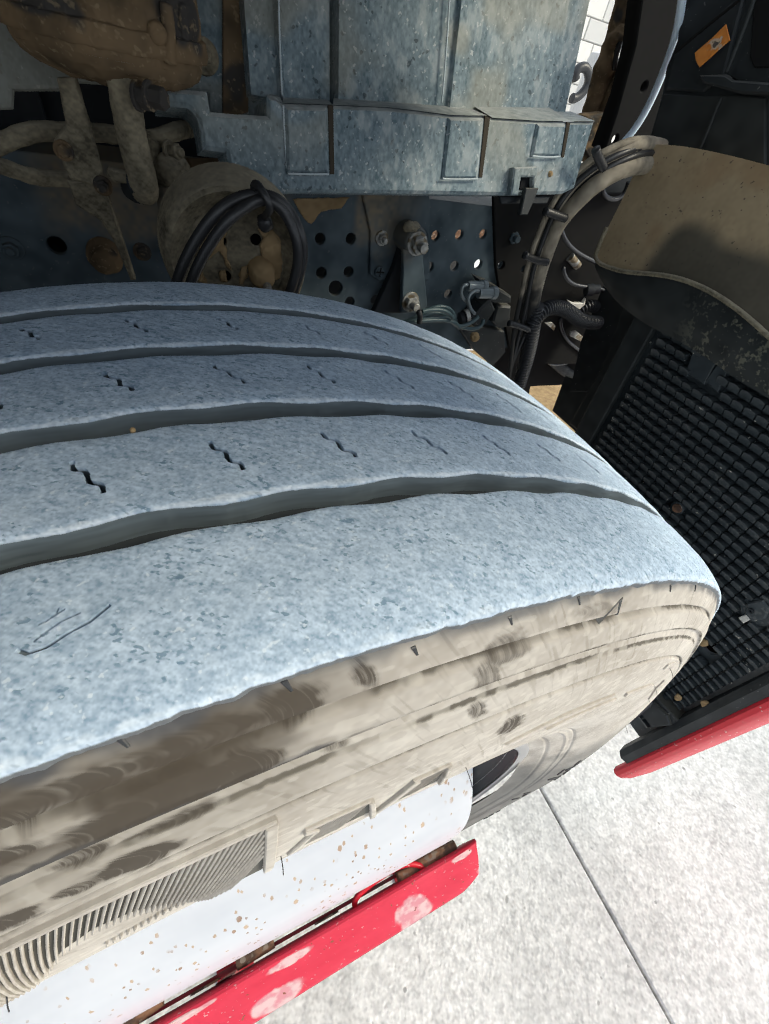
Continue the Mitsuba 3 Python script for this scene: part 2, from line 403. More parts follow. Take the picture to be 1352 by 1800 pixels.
def red_color(p, n, uv):
    c = mix((0.48, 0.018, 0.042), (0.56, 0.036, 0.068), fbm(p.x * 20, p.y * 90, p.z * 60, 3))
    q = mi.Float(9)
    for (x0, y0, hx, hy, sl) in ((-0.172, 0.233, 0.033, 0.021, 0.35), (0.034, 0.235, 0.042, 0.0115, 0.12), (0.010, 0.206, 0.034, 0.0055, 0.0), (-0.270, 0.203, 0.022, 0.0045, 0.0), (-0.298, 0.233, 0.007, 0.008, 0.0), (0.15, 0.202, 0.05, 0.0035, 0.0)):
        q = dr.minimum(q, dr.sqrt(dr.square((p.x - x0 + sl * (p.y - y0)) / hx) + dr.square((p.y - y0) / hy)) + 0.45 * (fbm(p.x * 110, p.y * 110, x0 * 40, 2) - 0.5))
    c = mix(c, mix((0.50, 0.24, 0.27), (0.56, 0.44, 0.44), smoothstep(0.35, 0.65, fbm(p.x * 90, p.y * 120, p.z * 90, 3))), 0.85 * (1 - smoothstep(0.72, 0.98, q)))
    c = mix(c, (0.60, 0.42, 0.42), 0.5 * spk(p.x, p.y * 1.5, p.z, 240, 0.74, 0.82))
    return mix(c, (0.20, 0.07, 0.04), 0.9 * spk(p.x, p.y, p.z, 130, 0.80, 0.86))


def red_dark_color(p, n, uv):
    c = mix((0.22, 0.008, 0.015), (0.34, 0.015, 0.025), noise(p.x * 60, p.y * 60, p.z * 60))
    return mix(c, (0.10, 0.07, 0.055), smoothstep(0.60, 0.66, fbm(p.x * 30, p.y * 60, p.z * 60, 3)))


def white_color(p, n, uv):
    c = mix((0.42, 0.44, 0.485), (0.52, 0.535, 0.57), fbm(p.x * 12, p.z * 30, p.y * 30, 3))
    k = voronoi(p.x * 85, p.z * 85 + p.y * 60)
    size = 0.11 + 0.22 * cell_rand(k[2] * 977, 3) * cell_rand(k[2] * 631, 9)
    on = smoothstep(0.56, 0.66, k[2] * 0.35 + 0.75 * fbm(p.x * 24, p.z * 30 + p.y * 20, 5.0, 2))
    spot = 1 - smoothstep(size * 0.7, size, k[0] + 0.10 * (noise(p.x * 700, p.y * 700, p.z * 700) - 0.5))
    return mix(c, mix((0.16, 0.08, 0.045), (0.42, 0.31, 0.22), k[2]), 0.95 * spot * on)


def concrete_color(p, n, uv):
    far = 1.0
    t = dr.clip(0.5 + 0.35 * (fbm(p.x * 7, p.y * 7, 1.0, 3) - 0.5) + 0.85 * (fbm(p.x * 95 + p.y * 25, p.y * 95 - p.x * 20, 4.0, 3) - 0.5) + 0.6 * (noise(p.x * 230 + p.y * 90, p.y * 230 - p.x * 70, 2.0) - 0.5), 0, 1)
    c = mix((0.42, 0.423, 0.42), (0.76, 0.76, 0.75), t)
    c = c * (1 - 0.12 * smoothstep(0.48, 0.70, fbm(p.x * 5 + 3, p.y * 5, 2.0, 3)))
    return mix(c, (0.20, 0.20, 0.195), 0.6 * spk(p.x, p.y, p.z, 55, 0.82, 0.88))


def concrete_bump(p, n, uv): return noise(p.x * 190, p.y * 190, 3.0) + 1.5 * fbm(p.x * 45, p.y * 45, 1.0, 2)


def rust_color(p, n, uv):
    t = fbm(p.x * 90, p.y * 90, p.z * 90, 3)
    c = mix((0.07, 0.045, 0.035), (0.21, 0.115, 0.07), smoothstep(0.3, 0.7, t))
    return mix(c, (0.25, 0.22, 0.19), 0.6 * smoothstep(0.62, 0.72, noise(p.x * 160, p.y * 160, p.z * 160)))


def hose_color(p, n, uv):
    t = dr.clip(0.5 + 1.2 * (fbm(p.x * 80, p.y * 80, p.z * 60, 3) - 0.5), 0, 1)
    c = mix((0.10, 0.088, 0.068), (0.33, 0.29, 0.225), t)
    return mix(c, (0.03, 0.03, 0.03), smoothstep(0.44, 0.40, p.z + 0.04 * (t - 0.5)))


def zinc_color(p, n, uv):
    c = mix((0.20, 0.205, 0.20), (0.46, 0.46, 0.43), noise(p.x * 260, p.y * 260, p.z * 260))
    return mix(c, (0.17, 0.135, 0.085), smoothstep(0.45, 0.66, fbm(p.x * 110, p.y * 110, p.z * 110, 2)))


def sticker_color(p, n, uv):
    c = mix((0.62, 0.20, 0.035), (0.74, 0.28, 0.06), noise(p.y * 200, p.z * 200, 1.0))
    g = fbm(p.y * 260, p.z * 260, 3.0, 3)
    q = dr.sqrt(dr.square((p.y + 0.366) / 0.008) + dr.square((p.z - 0.7015) / 0.0045))
    c = mix(c, (0.55, 0.47, 0.36), 0.8 * (1 - smoothstep(0.9, 1.25, q + 2.2 * (g - 0.5))))
    return mix(c, (0.05, 0.045, 0.05), 0.9 * (1 - smoothstep(0.35, 0.7, q + 1.4 * (g - 0.5))))


bsdf('rubber_tread', proc(tread_color), 0.8, 0.18, bump=tread_bump, bscale=0.00012, eps=3e-4)
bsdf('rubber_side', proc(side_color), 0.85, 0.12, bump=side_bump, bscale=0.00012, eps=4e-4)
bsdf('rubber_shade_dirt', (0.095, 0.090, 0.080), 0.9, 0.1)
bsdf('rubber_groove', (0.050, 0.058, 0.063), 0.7, 0.2)
bsdf('rubber_black', (0.02, 0.021, 0.023), 0.45, 0.5)
bsdf('rubber_corrugated', (0.022, 0.024, 0.028), 0.38, 0.5)
bsdf('panel_plastic', proc(panel_color), 0.65, 0.2, bump=panel_bump, bscale=0.00025, eps=4e-4)
bsdf('dirt_dark', (0.050, 0.043, 0.034), 0.95, 0.1)
bsdf('highlight_wear_plastic', (0.42, 0.475, 0.50), 0.7, 0.2)
bsdf('panel_slot', (0.008, 0.009, 0.011), 0.8, 0.1)
bsdf('mud', proc(mud_color), 0.95, 0.1, bump=mud_bump, bscale=0.0006, eps=4e-4)
bsdf('clay', proc(clay_color), 0.97, 0.1, bump=mud_bump, bscale=0.0006, eps=4e-4)
bsdf('dust_metal', proc(dustpipe_color), 0.9, 0.2, bump=mud_bump, bscale=0.0006, eps=4e-4)
bsdf('rail_paint', proc(rail_color), 0.6, 0.2)
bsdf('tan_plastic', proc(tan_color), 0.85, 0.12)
bsdf('skirt_plastic', proc(skirt_color), 0.6, 0.2)
bsdf('black_plastic', proc(blackplastic_color), 0.5, 0.25)
bsdf('tooth_plastic', proc(tooth_color), 0.55, 0.3)
bsdf('red_paint', proc(red_color), 0.4, 0.3)
bsdf('red_inner', proc(red_dark_color), 0.45, 0.4)
bsdf('red_plain', proc(lambda p, n, uv: mix((0.50, 0.016, 0.030), (0.60, 0.42, 0.40), 0.7 * spk(p.x, p.y, p.z, 210, 0.76, 0.82))), 0.38, 0.35)
bsdf('white_paint', proc(white_color), 0.35, 0.45)
bsdf('concrete', proc(concrete_color), 0.9, 0.2, bump=concrete_bump, bscale=0.0012, eps=8e-4)
bsdf('mortar', (0.52, 0.51, 0.49), 0.95, 0.1)
bsdf('block', (0.66, 0.65, 0.62), 0.9, 0.15)
bsdf('block_grey', (0.55, 0.545, 0.53), 0.9, 0.15)
bsdf('rust', proc(rust_color), 0.85, 0.2)
bsdf('hose_dust', proc(hose_color), 0.8, 0.2)
bsdf('zinc', proc(zinc_color), 0.5, 0.5, metallic=0.35)
bsdf('bright_steel', (0.55, 0.55, 0.56), 0.32, 0.5, metallic=0.8)
bsdf('dark_metal', (0.022, 0.026, 0.030), 0.55, 0.2)
bsdf('steel_tube', (0.20, 0.235, 0.25), 0.35, 0.5, metallic=0.3)
bsdf('teal_wire', (0.05, 0.085, 0.095), 0.4, 0.5)
bsdf('pale_hose', (0.55, 0.66, 0.76), 0.4, 0.45)
bsdf('pale_plastic', (0.50, 0.49, 0.45), 0.5, 0.4)
bsdf('sticker', proc(sticker_color), 0.5, 0.4)
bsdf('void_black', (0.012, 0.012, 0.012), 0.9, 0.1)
bsdf('white_scrap', (0.75, 0.73, 0.68), 0.7, 0.2)

# ------------------------------------------------------------------ ground and far wall
gr = obj('ground', rbox(0, -20, GZ - 0.27, 160, 160, 0.5), 'mortar', kind='structure', label='pale concrete yard', smooth=False)
xs = [-9.61, -6.61, -3.61, -0.61, 2.39, 5.39]
ys = [-12.0, -8.0, -4.0, 4.0, 8.0]
for x0, x1 in zip(xs[:-1], xs[1:]):
    for y0, y1 in zip(ys[:-1], ys[1:]):
        g = 0.0028
        m = plate2(box(x0 + g, y0 + g, x1 - g, y1 - g), 0.02, 0.003); m.apply_translation([0, 0, GZ])
        obj('slab', m, 'concrete', gr)
_a = np.linspace(0, 2 * np.pi, 60)[:-1]
_r = 1 + 0.35 * (meshkit.noise(np.stack([np.cos(_a) * 2, np.sin(_a) * 2, _a * 0], 1), 3) - 0.5)
_m = plate2(Polygon(np.stack([-1.75 + 1.0 * _r * np.cos(_a), -1.25 + .75 * _r * np.sin(_a)], 1)), .003, .0015); _m.apply_translation([0, 0, GZ + .005])
obj('dirt_patch', lumpy(_m, .0012, 20, edge=.05), 'clay', None, kind='structure', label='tan dirt spread on the concrete under the truck')
wl = thing('block_wall', 'whitewashed block wall standing across the yard behind the truck', 'wall')
obj('mortar_core', rbox(-3.0, -6.6, 0.9, 16, 0.19, 2.9), 'mortar', wl)
for r in range(13):
    for c in range(17):
        x = -8.9 + c * 0.41 + (0.205 if r % 2 else 0)
        b = plate2(box(-0.198, -0.094, 0.198, 0.094), 0.03, 0.006)
        v = b.vertices * [1, 1, 1]
        m = trimesh.Trimesh(np.stack([x - v[:, 0], -6.48 + v[:, 2] + rng.uniform(-.003, .003), GZ + 0.1 + r * 0.2 + v[:, 1]], 1), b.faces)
        obj('block', m, 'block_grey' if rng.random() < 0.35 else 'block', wl)

# ------------------------------------------------------------------ the wheel
wheel = thing('truck_wheel', 'big worn truck tyre with wavy grooves and a dusty tan sidewall', 'wheel')
R0 = 0.52
def crown(y): return R0 - 0.006 * (y / 0.125) ** 2 - 0.004 * np.clip((np.abs(y) - .1) / .025, 0, 1) ** 2
TH = np.radians(np.r_[np.arange(-28, 100, 0.16), np.arange(100, 332, 1.5)])     # angle from the top towards the photo's right
PITCH = 2 * np.pi / 80
GA, GB, GW = 0.0246, 0.0737, 0.0050
edges = [-0.128, -GB - GW, -GB + GW, -GA - GW, -GA + GW, GA - GW, GA + GW, GB - GW, GB + GW, 0.1255]


def wob(th, amp, seed, ph):
    q = np.stack([np.cos(th) * 14, np.sin(th) * 14, np.full_like(th, seed * 3.7)], 1)
    f = np.stack([np.cos(th) * 150, np.sin(th) * 150, np.full_like(th, seed * 1.7)], 1)
    return 0.65 * amp * np.sin(80 * th + ph) + 0.0017 * (meshkit.noise(q, seed) - 0.5) + 0.0005 * (meshkit.fbm(f, 3, seed) - 0.5)


def rib(y0, y1, seed, shoulder=0):
    """One tread rib as a closed solid of revolution with worn, wavy edges."""
    n = len(TH)
    lo = y0 + (0.0004 * meshkit.noise(np.stack([TH * 60, TH * 0, TH * 0], 1), seed) if shoulder < 0 else wob(TH, 0.0010, seed, 0.4))
    hi = y1 + (0.0016 * (meshkit.fbm(np.stack([np.cos(TH) * 90, np.sin(TH) * 90, TH * 0], 1), 5, seed) - 0.5) if shoulder > 0 else wob(TH, 0.0013, seed + 20, 1.9))
    base = 0.5045
    k = 30
    tt = np.linspace(0, 1, k)
    rows = []
    def row(t, r_add): rows.append((t, r_add))
    V = []
    e = 0.0016
    prof = [(0.0, None), (0.0, -0.0030), (0.015, -0.0014), (0.045, -0.0005), (0.10, -0.0001)] + [(t, 0.0) for t in np.linspace(0.16, 0.84, 18)] + [(0.90, -0.0001), (0.955, -0.0005), (0.985, -0.0013), (1.0, -0.0028), (1.0, None)]
    for t, da in prof:
        y = lo + (hi - lo) * t
        if da is None:
            yy = y + (0.0012 if t == 0 else -0.0012) * (0 if (shoulder and ((t == 0) == (shoulder < 0))) else 1)
            r = np.full(n, base if not shoulder else min(base, 0.5015))
            V.append(np.stack([yy, r], 1))
        else:
            r = crown(y) + 0.33 * da
            q = np.stack([np.cos(TH) * 55, np.sin(TH) * 55, y * 110], 1)
            r = r + 0.0007 * (meshkit.fbm(q, 3, 3) - 0.5) + 0.00008 * (meshkit.noise(q * 7, 5) - 0.5)
            V.append(np.stack([y, r], 1))
    V = np.array(V).transpose(1, 0, 2)                                   # n x m x (y, r)
    X = np.stack([-V[..., 1] * np.sin(TH)[:, None], V[..., 0], V[..., 1] * np.cos(TH)[:, None]], -1)
    m = X.shape[1]
    i, j = np.meshgrid(np.arange(n), np.arange(m), indexing='ij'); i2, j2 = (i + 1) % n, (j + 1) % m
    F = np.concatenate([np.stack([i * m + j, i2 * m + j, i2 * m + j2], -1).reshape(-1, 3), np.stack([i * m + j, i2 * m + j2, i * m + j2], -1).reshape(-1, 3)])
    t = trimesh.Trimesh(X.reshape(-1, 3), F, process=False)
    if t.volume < 0: t = trimesh.Trimesh(t.vertices, t.faces[:, ::-1], process=False)
    return t


def groove_cut(th0, y0, line, width, depth):
    """A thin cutter on the tread: line in metres (along the tread to the right, across towards the outer side)."""
    p = LineString(line).buffer(width, cap_style=2, join_style=2)
    mesh = trimesh.creation.extrude_polygon(p, depth + 0.01, engine='earcut')
    v = mesh.vertices
    s, yy, h = v[:, 0], v[:, 1], v[:, 2]
    rad = crown(y0) - depth + h; th = th0 + s / R0
    out = trimesh.Trimesh(np.stack([-rad * np.sin(th), y0 + yy, rad * np.cos(th)], 1), mesh.faces)
    if out.volume < 0: out.invert()
    return man(out)


def tread_hit(px, py, y=None):
    d = ray(px, py); a = d[0] ** 2 + d[2] ** 2; b = 2 * (CAM[0] * d[0] + CAM[2] * d[2]); rr = crown(y if y is not None else 0.06)
    t = (-b - math.sqrt(b * b - 4 * a * (CAM[0] ** 2 + CAM[2] ** 2 - rr * rr))) / 2 / a
    X = CAM + t * d
    return math.atan2(-X[0], X[2]), X[1]


_k = np.array([(-.0074, -.0078), (-.0070, -.0058), (-.0056, -.0038), (-.0022, -.0030), (-.0004, -.0014), (-.0001, .0012), (.0014, .0030), (.0046, .0038), (.0062, .0052), (.0064, .0078)])
sipe_line = [0.64, 1.02] * CubicSpline(np.linspace(0, 1, len(_k)), _k)(np.linspace(0, 1, 26))
mans = []
for k in range(5):
    y0, y1 = edges[2 * k], edges[2 * k + 1]
    cuts = []
    if k in (1, 2, 3):
        px, py = {3: (155, 836), 2: (207, 670), 1: (240, 570)}[k]
        t0, yc = tread_hit(px, py, {3: 0.049, 2: 0.0, 1: -0.049}[k])
        for i in range(-6, 20):
            ln = sipe_line * rng.uniform(0.92, 1.06) + np.cumsum(rng.uniform(-.0002, .0002, (26, 2)), 0)
            w = rng.uniform(0.00075, 0.00095)
            cuts.append(groove_cut(t0 + i * PITCH, yc, ln, w, 0.0085))
            for e in (1, 12, 24):
                cuts.append(groove_cut(t0 + i * PITCH, yc, [ln[e] + [-.0002, -.0008], ln[e] + [.0003, .0009]], 0.0008, 0.0085))
    if k == 4:
        def sc(q, w, dep):
            h = [tread_hit(a, b, 0.1) for a, b in q]; t0, yy = h[0]
            cuts.append(groove_cut(t0, yy, [((t - t0) * R0, y - yy) for t, y in h], w, dep))
        sc([(28, 1142), (45, 1148), (80, 1136), (120, 1112), (160, 1092), (195, 1064)], 0.0005, 0.0016)
        sc([(58, 1128), (85, 1108), (110, 1092), (143, 1078)], 0.0003, 0.0010)
        sc([(68, 1100), (90, 1088), (116, 1072)], 0.00025, 0.0008)
        sc([(80, 1095), (100, 1080), (106, 1070)], 0.00025, 0.0008)
        sc([(236, 1262), (231, 1272), (230, 1284)], 0.0003, 0.004)
    m = rib(y0, y1, k + 1, {0: -1, 4: 1}.get(k, 0))
    M = man(m)
    if M.status() == m3.Error.NoError and cuts:
        M = M - m3.Manifold.batch_boolean(cuts, m3.OpType.Add)
        mm = M.to_mesh(); m = trimesh.Trimesh(mm.vert_properties[:, :3], mm.tri_verts, process=False)
    obj('tread_rib', m, 'rubber_tread', wheel, smooth=50, label={4: 'wide smooth shoulder rib beside the tan sidewall', 0: 'narrow far shoulder rib beside the engine cover'}.get(k))
m = lathe([(0.5055, -0.126), (0.5065, -0.06), (0.507, 0), (0.5065, 0.06), (0.5055, 0.1225)], [0, 0, 0], [0, 1, 0], 240)
obj('groove_floor', m, 'rubber_groove', wheel, smooth=True)

# sidewall: rows of (y, r) from the tread edge to the bead, with the moulded rings
SP = np.array([(.1235, .5085), (.1262, .506), (.131, .498), (.140, .475), (.1478, .44), (.1503, .41), (.1500, .385), (.1475, .365), (.143, .34), (.137, .315), (.132, .300), (.130, .290)])
_s = CubicSpline(SP[::-1, 1], SP[::-1, 0])
def side_y(r):
    r = np.asarray(r, float)
    y = np.where(r > 0.506, .1262 - (r - .506) * 1.08, _s(np.clip(r, .29, .506)))
    def step(r0, w, h): return h / (1 + np.exp(-(r0 - r) / w))
    y = y + step(.4925, .0003, .0016) - step(.4805, .0003, .0017) + step(.4735, .0003, .0010) + step(.4575, .0003, .0012)
    y = y - 0.0015 * np.exp(-((r - .4935) / .0009) ** 2) - 0.0016 * np.exp(-((r - .4584) / .0010) ** 2)
    y = y + 0.0013 * np.exp(-((r - .338) / .0012) ** 2) - 0.0014 * np.exp(-((r - .318) / .0015) ** 2) - 0.0013 * np.exp(-((r - .347) / .001) ** 2) - 0.0012 * np.exp(-((r - .478) / .0016) ** 2) * 0.4
    return y - 0.0011 * step(.4575, .0004, 1.0) - 0.0011


rr = np.r_[np.arange(.509, .452, -.0005), np.arange(.452, .29, -.0014), .29]
TS = np.radians(np.r_[np.arange(-28, 130, 0.35), np.arange(130, 332, 1.5)])
def side_pt(th, r, h=0.0):
    """A point of the outer sidewall; the loaded lower half bulges outward."""
    th, r = np.broadcast_arrays(np.asarray(th, float), np.asarray(r, float))
    b = np.clip((-np.cos(th) + .75) / 1.0, 0, 1); b = BULGE * b * b * (3 - 2 * b)
    return np.stack([-r * np.sin(th), side_y(r) + h + b, r * np.cos(th)], -1)
BULGE = .024
A, B = np.meshgrid(TS, rr, indexing='ij')
X = side_pt(A, B)
X[..., 1] += 0.0005 * (meshkit.fbm(X * 45, 3, 4) - 0.5)
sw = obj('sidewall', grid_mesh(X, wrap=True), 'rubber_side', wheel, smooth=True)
A, B = np.meshgrid(np.radians(np.arange(0, 360, 2.0)), np.linspace(.51, .29, 30), indexing='ij')
X = side_pt(A, B); X[..., 1] *= -1
obj('inner_sidewall', grid_mesh(X, wrap=True, flip=True), 'rubber_black', wheel, smooth=True)


def side_pad(th_r, h, nsub=0.0025):
    """A raised pad of rubber: outline in (degrees, radius) on the sidewall."""
    q = np.array(th_r, float); q[:, 0] = np.radians(q[:, 0]) * 0.43
    P = Polygon(q).buffer(0)
    m = plate2(P, h + 0.0012, min(0.0004, h * 0.5))
    v, f = trimesh.remesh.subdivide_to_size(m.vertices, m.faces, nsub, max_iter=8)
    X = side_pt(v[:, 0] / 0.43, np.clip(v[:, 1], .29, .508)); X[:, 1] += v[:, 2] + h
    return trimesh.Trimesh(X, f)


# fluted band: thin radial bars between a framed top and a curved lower edge
SL = 63.0                                       # the flutes lean: degrees per metre of radius
def flute(d, r0, r1, w, h, name='flute', mat='rubber_side', key=sw):
    obj(name, side_pad([(d - w - SL * (.454 - r0), r0), (d + w - SL * (.454 - r0), r0), (d + w - SL * (.454 - r1), r1), (d - w - SL * (.454 - r1), r1)], h, 0.02), mat, key)
lowd, lowr = [-16, -13, -11.4, -9.5, -8.0, -6.7, -5.8, -5.28, -4.8], [.3930, .398, .4104, .4289, .4355, .4329, .4222, .416, .3930]
def lower(d): return np.interp(d, lowd, lowr)
rs = np.linspace(.454, .394, 400)
for d in np.arange(-13.2, .2, 0.253):
    path = d - SL * (.454 - rs)
    ok = (path < -1.25 - 13.8 * (.454 - rs)) & (rs > lower(path))
    if ok.any():
        i0 = np.nonzero(ok)[0][0]; bad = np.nonzero(~ok[i0:])[0]; i1 = i0 + (bad[0] if len(bad) else len(rs) - i0) - 1
        if rs[i0] - rs[i1] > .004:
            flute(d, rs[i0], rs[i1], .052, 0.0018)
for d in np.arange(-6.2, -1.5, 0.30):
    e = d - SL * (.454 - .413); r0 = np.interp(e, [-8.7, -6.0, -4.5], [.4085, .4165, .412])
    if r0 > .402: flute(d, r0, r0 - .0045, .06, 0.0012)
for d in np.arange(2.35, 6.2, 0.19):
    r1 = .416
    if .9 < d - SL * (.454 - .4285) < 3.75: flute(d, .4285, max(.405, .4285 - .02), .035, 0.0009)
for d in np.arange(8.1, 10.4, 0.19):
    flute(d, .4275, .4075, .035, 0.0009)
obj('flute_shade', side_pad([(-13.4, .4538), (-1.3, .4538), (-1.75, .41), (-2.0, .393), (-4.8, .393), (-5.28, .416), (-5.8, .4222), (-6.7, .4329), (-8.0, .4355), (-9.5, .4289), (-11.4, .4104), (-13, .398), (-17, .394)], .0003), 'rubber_shade_dirt', sw)  # dark pads between the flutes: groove shade and dirt in the colour
obj('flute_shade', side_pad([(1.0, .4285), (3.7, .4285), (4.3, .408), (1.6, .408), (1.1, .4245)], .0003), 'rubber_shade_dirt', sw)
obj('flute_shade', side_pad([(6.7, .4275), (8.5, .428), (9.2, .405), (5.2, .405)], .0003), 'rubber_shade_dirt', sw)
for pad, h in (([(-1.25, .4545), (-.75, .4545), (-1.32, .405), (-1.5, .3985), (-1.95, .3985)], .0024), ([(-16, .4565), (-.8, .4565), (-.8, .4540), (-16, .4540)], .0018),
               ([(.35, .4325), (3.7, .4307), (3.7, .4290), (.45, .4303)], .0012), ([(3.6, .4297), (3.9, .4297), (4.9, .399), (4.5, .399)], .0020), ([(.35, .4320), (.95, .4270), (1.05, .4235), (.25, .4285)], .0016),
               ([(.9, .4265), (1.1, .4245), (-.2, .404), (-.6, .404)], .0012), ([(6.2, .4297), (8.6, .4297), (8.6, .4283), (6.6, .4278)], .0012), ([(8.4, .4292), (8.75, .4292), (9.8, .402), (9.4, .402)], .0020), ([(6.3, .4292), (6.8, .4262), (4.9, .402), (4.4, .402)], .0016),
               ([(13.8, .420), (14.6, .422), (19, .428), (27, .430), (27, .4265), (19, .4245), (14.8, .417)], .0014),
               ([(19, .414), (23, .418), (30, .421), (30, .4165), (24, .412)], .0013), ([(32, .424), (40, .430), (44, .430), (40, .4265), (33, .419)], .0014),
               ([(36, .452), (39, .455), (39, .450), (36, .447)], .0010), ([(48, .44), (56, .436), (58, .428), (50, .431)], .0011)):
    obj('raised_pad', side_pad(pad, h), 'rubber_side', sw)
# moulded strokes of the lettering lower down: too small and worn to read
for d0, r0, dd, dr_ in ((88, .392, 1.2, .004), (90.5, .388, .35, .016), (93, .392, 1.4, .003), (96, .384, .35, .018), (97, .392, 1.2, .004), (91, .374, 1.6, .003), (95, .372, .3, .012),
                        (104, .365, .3, .012), (106, .371, .9, .003), (108, .362, .3, .014), (119, .392, .25, .010), (121, .389, .8, .003), (123, .39, .25, .010), (100, .43, .25, .016), (118, .44, .25, .014), (132, .43, .25, .014)):
    obj('moulded_stroke', side_pad([(d0 - dd, r0 - dr_ / 2), (d0 + dd, r0 - dr_ / 2), (d0 + dd, r0 + dr_ / 2), (d0 - dd, r0 + dr_ / 2)], .0013, .02), 'rubber_black', sw)
# wear-bar arrow near the shoulder and the short wear notches
for pad in ([(16.55, .5015), (16.75, .5025), (15.35, .4925), (15.2, .4935)], [(16.55, .5015), (16.75, .5025), (17.05, .4945), (16.85, .494)]):
    obj('wear_arrow', side_pad(pad, .0005, .02), 'rubber_black', sw)
for px, py in ((500, 1203), (895, 1088), (1016, 1053), (1178, 1032), (1222, 1032), (207, 1300), (726, 1142)):
    d = ray(px, py); ts = np.linspace(.05, .6, 5000); Xs = CAM + ts[:, None] * d; q = np.hypot(Xs[:, 0], Xs[:, 2])
    ok = np.nonzero((q < .508) & (Xs[:, 1] < side_y(np.clip(q, .29, .508))))[0][0]
    a0 = math.degrees(math.atan2(-Xs[ok, 0], Xs[ok, 2])); r0 = q[ok]
    obj('wear_notch', side_pad([(a0 - .10, r0 + .0008), (a0 + .10, r0 + .0010), (a0 + .22, r0 - .0018), (a0 + .14, r0 - .0020)], .0005, .02), 'rubber_black', sw)
for d0, r0, l, bend in ((-.9, .4035, .006, .3), (-13.2, .4085, .005, .2), (11.6, .4055, .009, -.3), (39, .449, .009, .5), (44, .43, .010, .8), (58, .428, .008, .4), (75, .43, .008, .2)):
    p = side_pt(math.radians(d0), r0); o = np.array([0.1 * bend, 1.0, -0.35]); o /= np.linalg.norm(o)
    obj('vent_spew', tube([p, p + o * l * .5, p + o * l + np.array([.001 * bend, 0, -.002])], 0.00022, 8, 5), 'rubber_black', sw)
# a stone caught in the tread
th, yy = tread_hit(233, 753, 0.02); c = np.array([-.519 * math.sin(th), yy, .519 * math.cos(th)])
obj('pebble', lumpy(trimesh.creation.icosphere(2, 0.0010).apply_translation(c), .0004, 400), 'clay', None, True, label='tiny tan pebble stuck on the edge of a tread groove', cat='pebble')

rim = obj('rim', lathe([(.284, .1295), (.290, .1325), (.296, .1315), (.2985, .1275), (.297, .1225), (.287, .1215), (.279, .118)], [0, 0, 0], [0, 1, 0], 160), 'bright_steel', wheel, smooth=40, to_world=T().translate([0, 0, .29]).rotate([1, 0, 0], 2.6).translate([0, 0, -.29]))
obj('rim_barrel', lathe([(.2835, .128), (.279, .117), (.271, .112), (.262, .100), (.256, .07), (.256, -.10), (.29, -.125)], [0, 0, 0], [0, 1, 0], 120), 'dark_metal', wheel, smooth=40, to_world=T().translate([0, 0, .29]).rotate([1, 0, 0], 2.6).translate([0, 0, -.29]))
disc = Polygon([(.262 * math.cos(t), .262 * math.sin(t)) for t in np.linspace(0, 2 * np.pi, 90)])
for k in range(10): disc = disc.difference(Point(.205 * math.cos(k * .628), .205 * math.sin(k * .628)).buffer(.026))
m = plate2(disc, .011, .002); obj('wheel_disc', trimesh.Trimesh(np.stack([-m.vertices[:, 0], m.vertices[:, 2] + .05, m.vertices[:, 1]], 1), m.faces), 'dark_metal', wheel, smooth=30)
hub = obj('hub', lathe([(.13, .05), (.128, .06), (.095, .066), (.09, .085), (.0, .09)], [0, 0, 0], [0, 1, 0], 48), 'rust', wheel, smooth=30)
for k in range(10):
    a = k * .628 + .3
    obj('wheel_nut', bolt_mesh([.165 * math.cos(a), .05, .165 * math.sin(a)], [0, 1, 0], .018, .02, None, (.010, .008)), 'rust', wheel)
obj('brake_drum', lathe([(.0, -.13), (.24, -.13), (.24, .0), (.2, .03), (.0, .03)], [0, 0, 0], [0, 1, 0], 48), 'void_black', wheel, smooth=30)
# axle that carries the wheel
ax = thing('axle_beam', 'dark axle beam behind the wheel', 'axle')
obj('beam', join(rbox(0, -.95, -.03, .12, 1.6, .10), rbox(0, -.95, .03, .14, 1.6, .02)), 'dark_metal', ax)

# ------------------------------------------------------------------ engine cover
RAIL_Y = -0.46
cover = thing('engine_cover', 'dusty blue-grey plastic engine cover with upright ribs, a ledge and a skirt, above the tyre', 'engine cover')
LEAN = np.array([0, .97, .243])
UP = Fr([0, -.40, .62], LEAN, [-1, 0, 0])            # recessed upper face
SK = Fr([0, -.345, .60], LEAN, [-1, 0, 0])           # skirt below the ledge, nearer
VU = UP.to2([(600, 0)])[0][1]
def ux(px, py): return UP.to2([(px, py)])[0][0]
# plan profile of the upper face: in-plane position towards the right (read at the ledge) and how far it stands out
zs = 190
st = [(437, -.010), (441, .004), (486, .004), (492, .010), (498, .006), (574, .006), (577, -.003), (583, -.003), (587, .009), (716, .009), (773, .009), (776, .012), (780, .009), (818, .009), (826, .002), (920, .002), (960, .002), (968, -.006), (1004, -.006)]
top = VU + .14
def strip(profile, v0, v1, th, fr):
    q = np.array(profile)
    m = plate2(Polygon(np.r_[q, [[q[-1, 0], -th], [q[0, 0], -th]]]), v1 - v0, .0006)         # profile in (u, w), length along v
    X = np.stack([m.vertices[:, 0], v1 + m.vertices[:, 2], m.vertices[:, 1]], 1)
    return trimesh.Trimesh(fr.world(X), m.faces[:, ::-1])
prof = [(ux(a, zs), w * 1.5) for a, w in st]
vb = UP.to2([(700, 195)])[0][1]
def densify(q):
    out = []
    for (a, b), (c, d) in zip(q[:-1], q[1:]):
        k = 1
        out += [(a + (c - a) * t, b + (d - b) * t) for t in np.linspace(0, 1, k, endpoint=False)]
    return out + [q[-1]]
slot = plate2(Polygon(UP.to2([(728, -60), (735, -60), (722.5, 157), (718.5, 157)])), .03, .0004)
obj('upper_panel', strip(densify(prof), vb - .01, top, .02, UP), 'panel_plastic', cover, smooth=20)
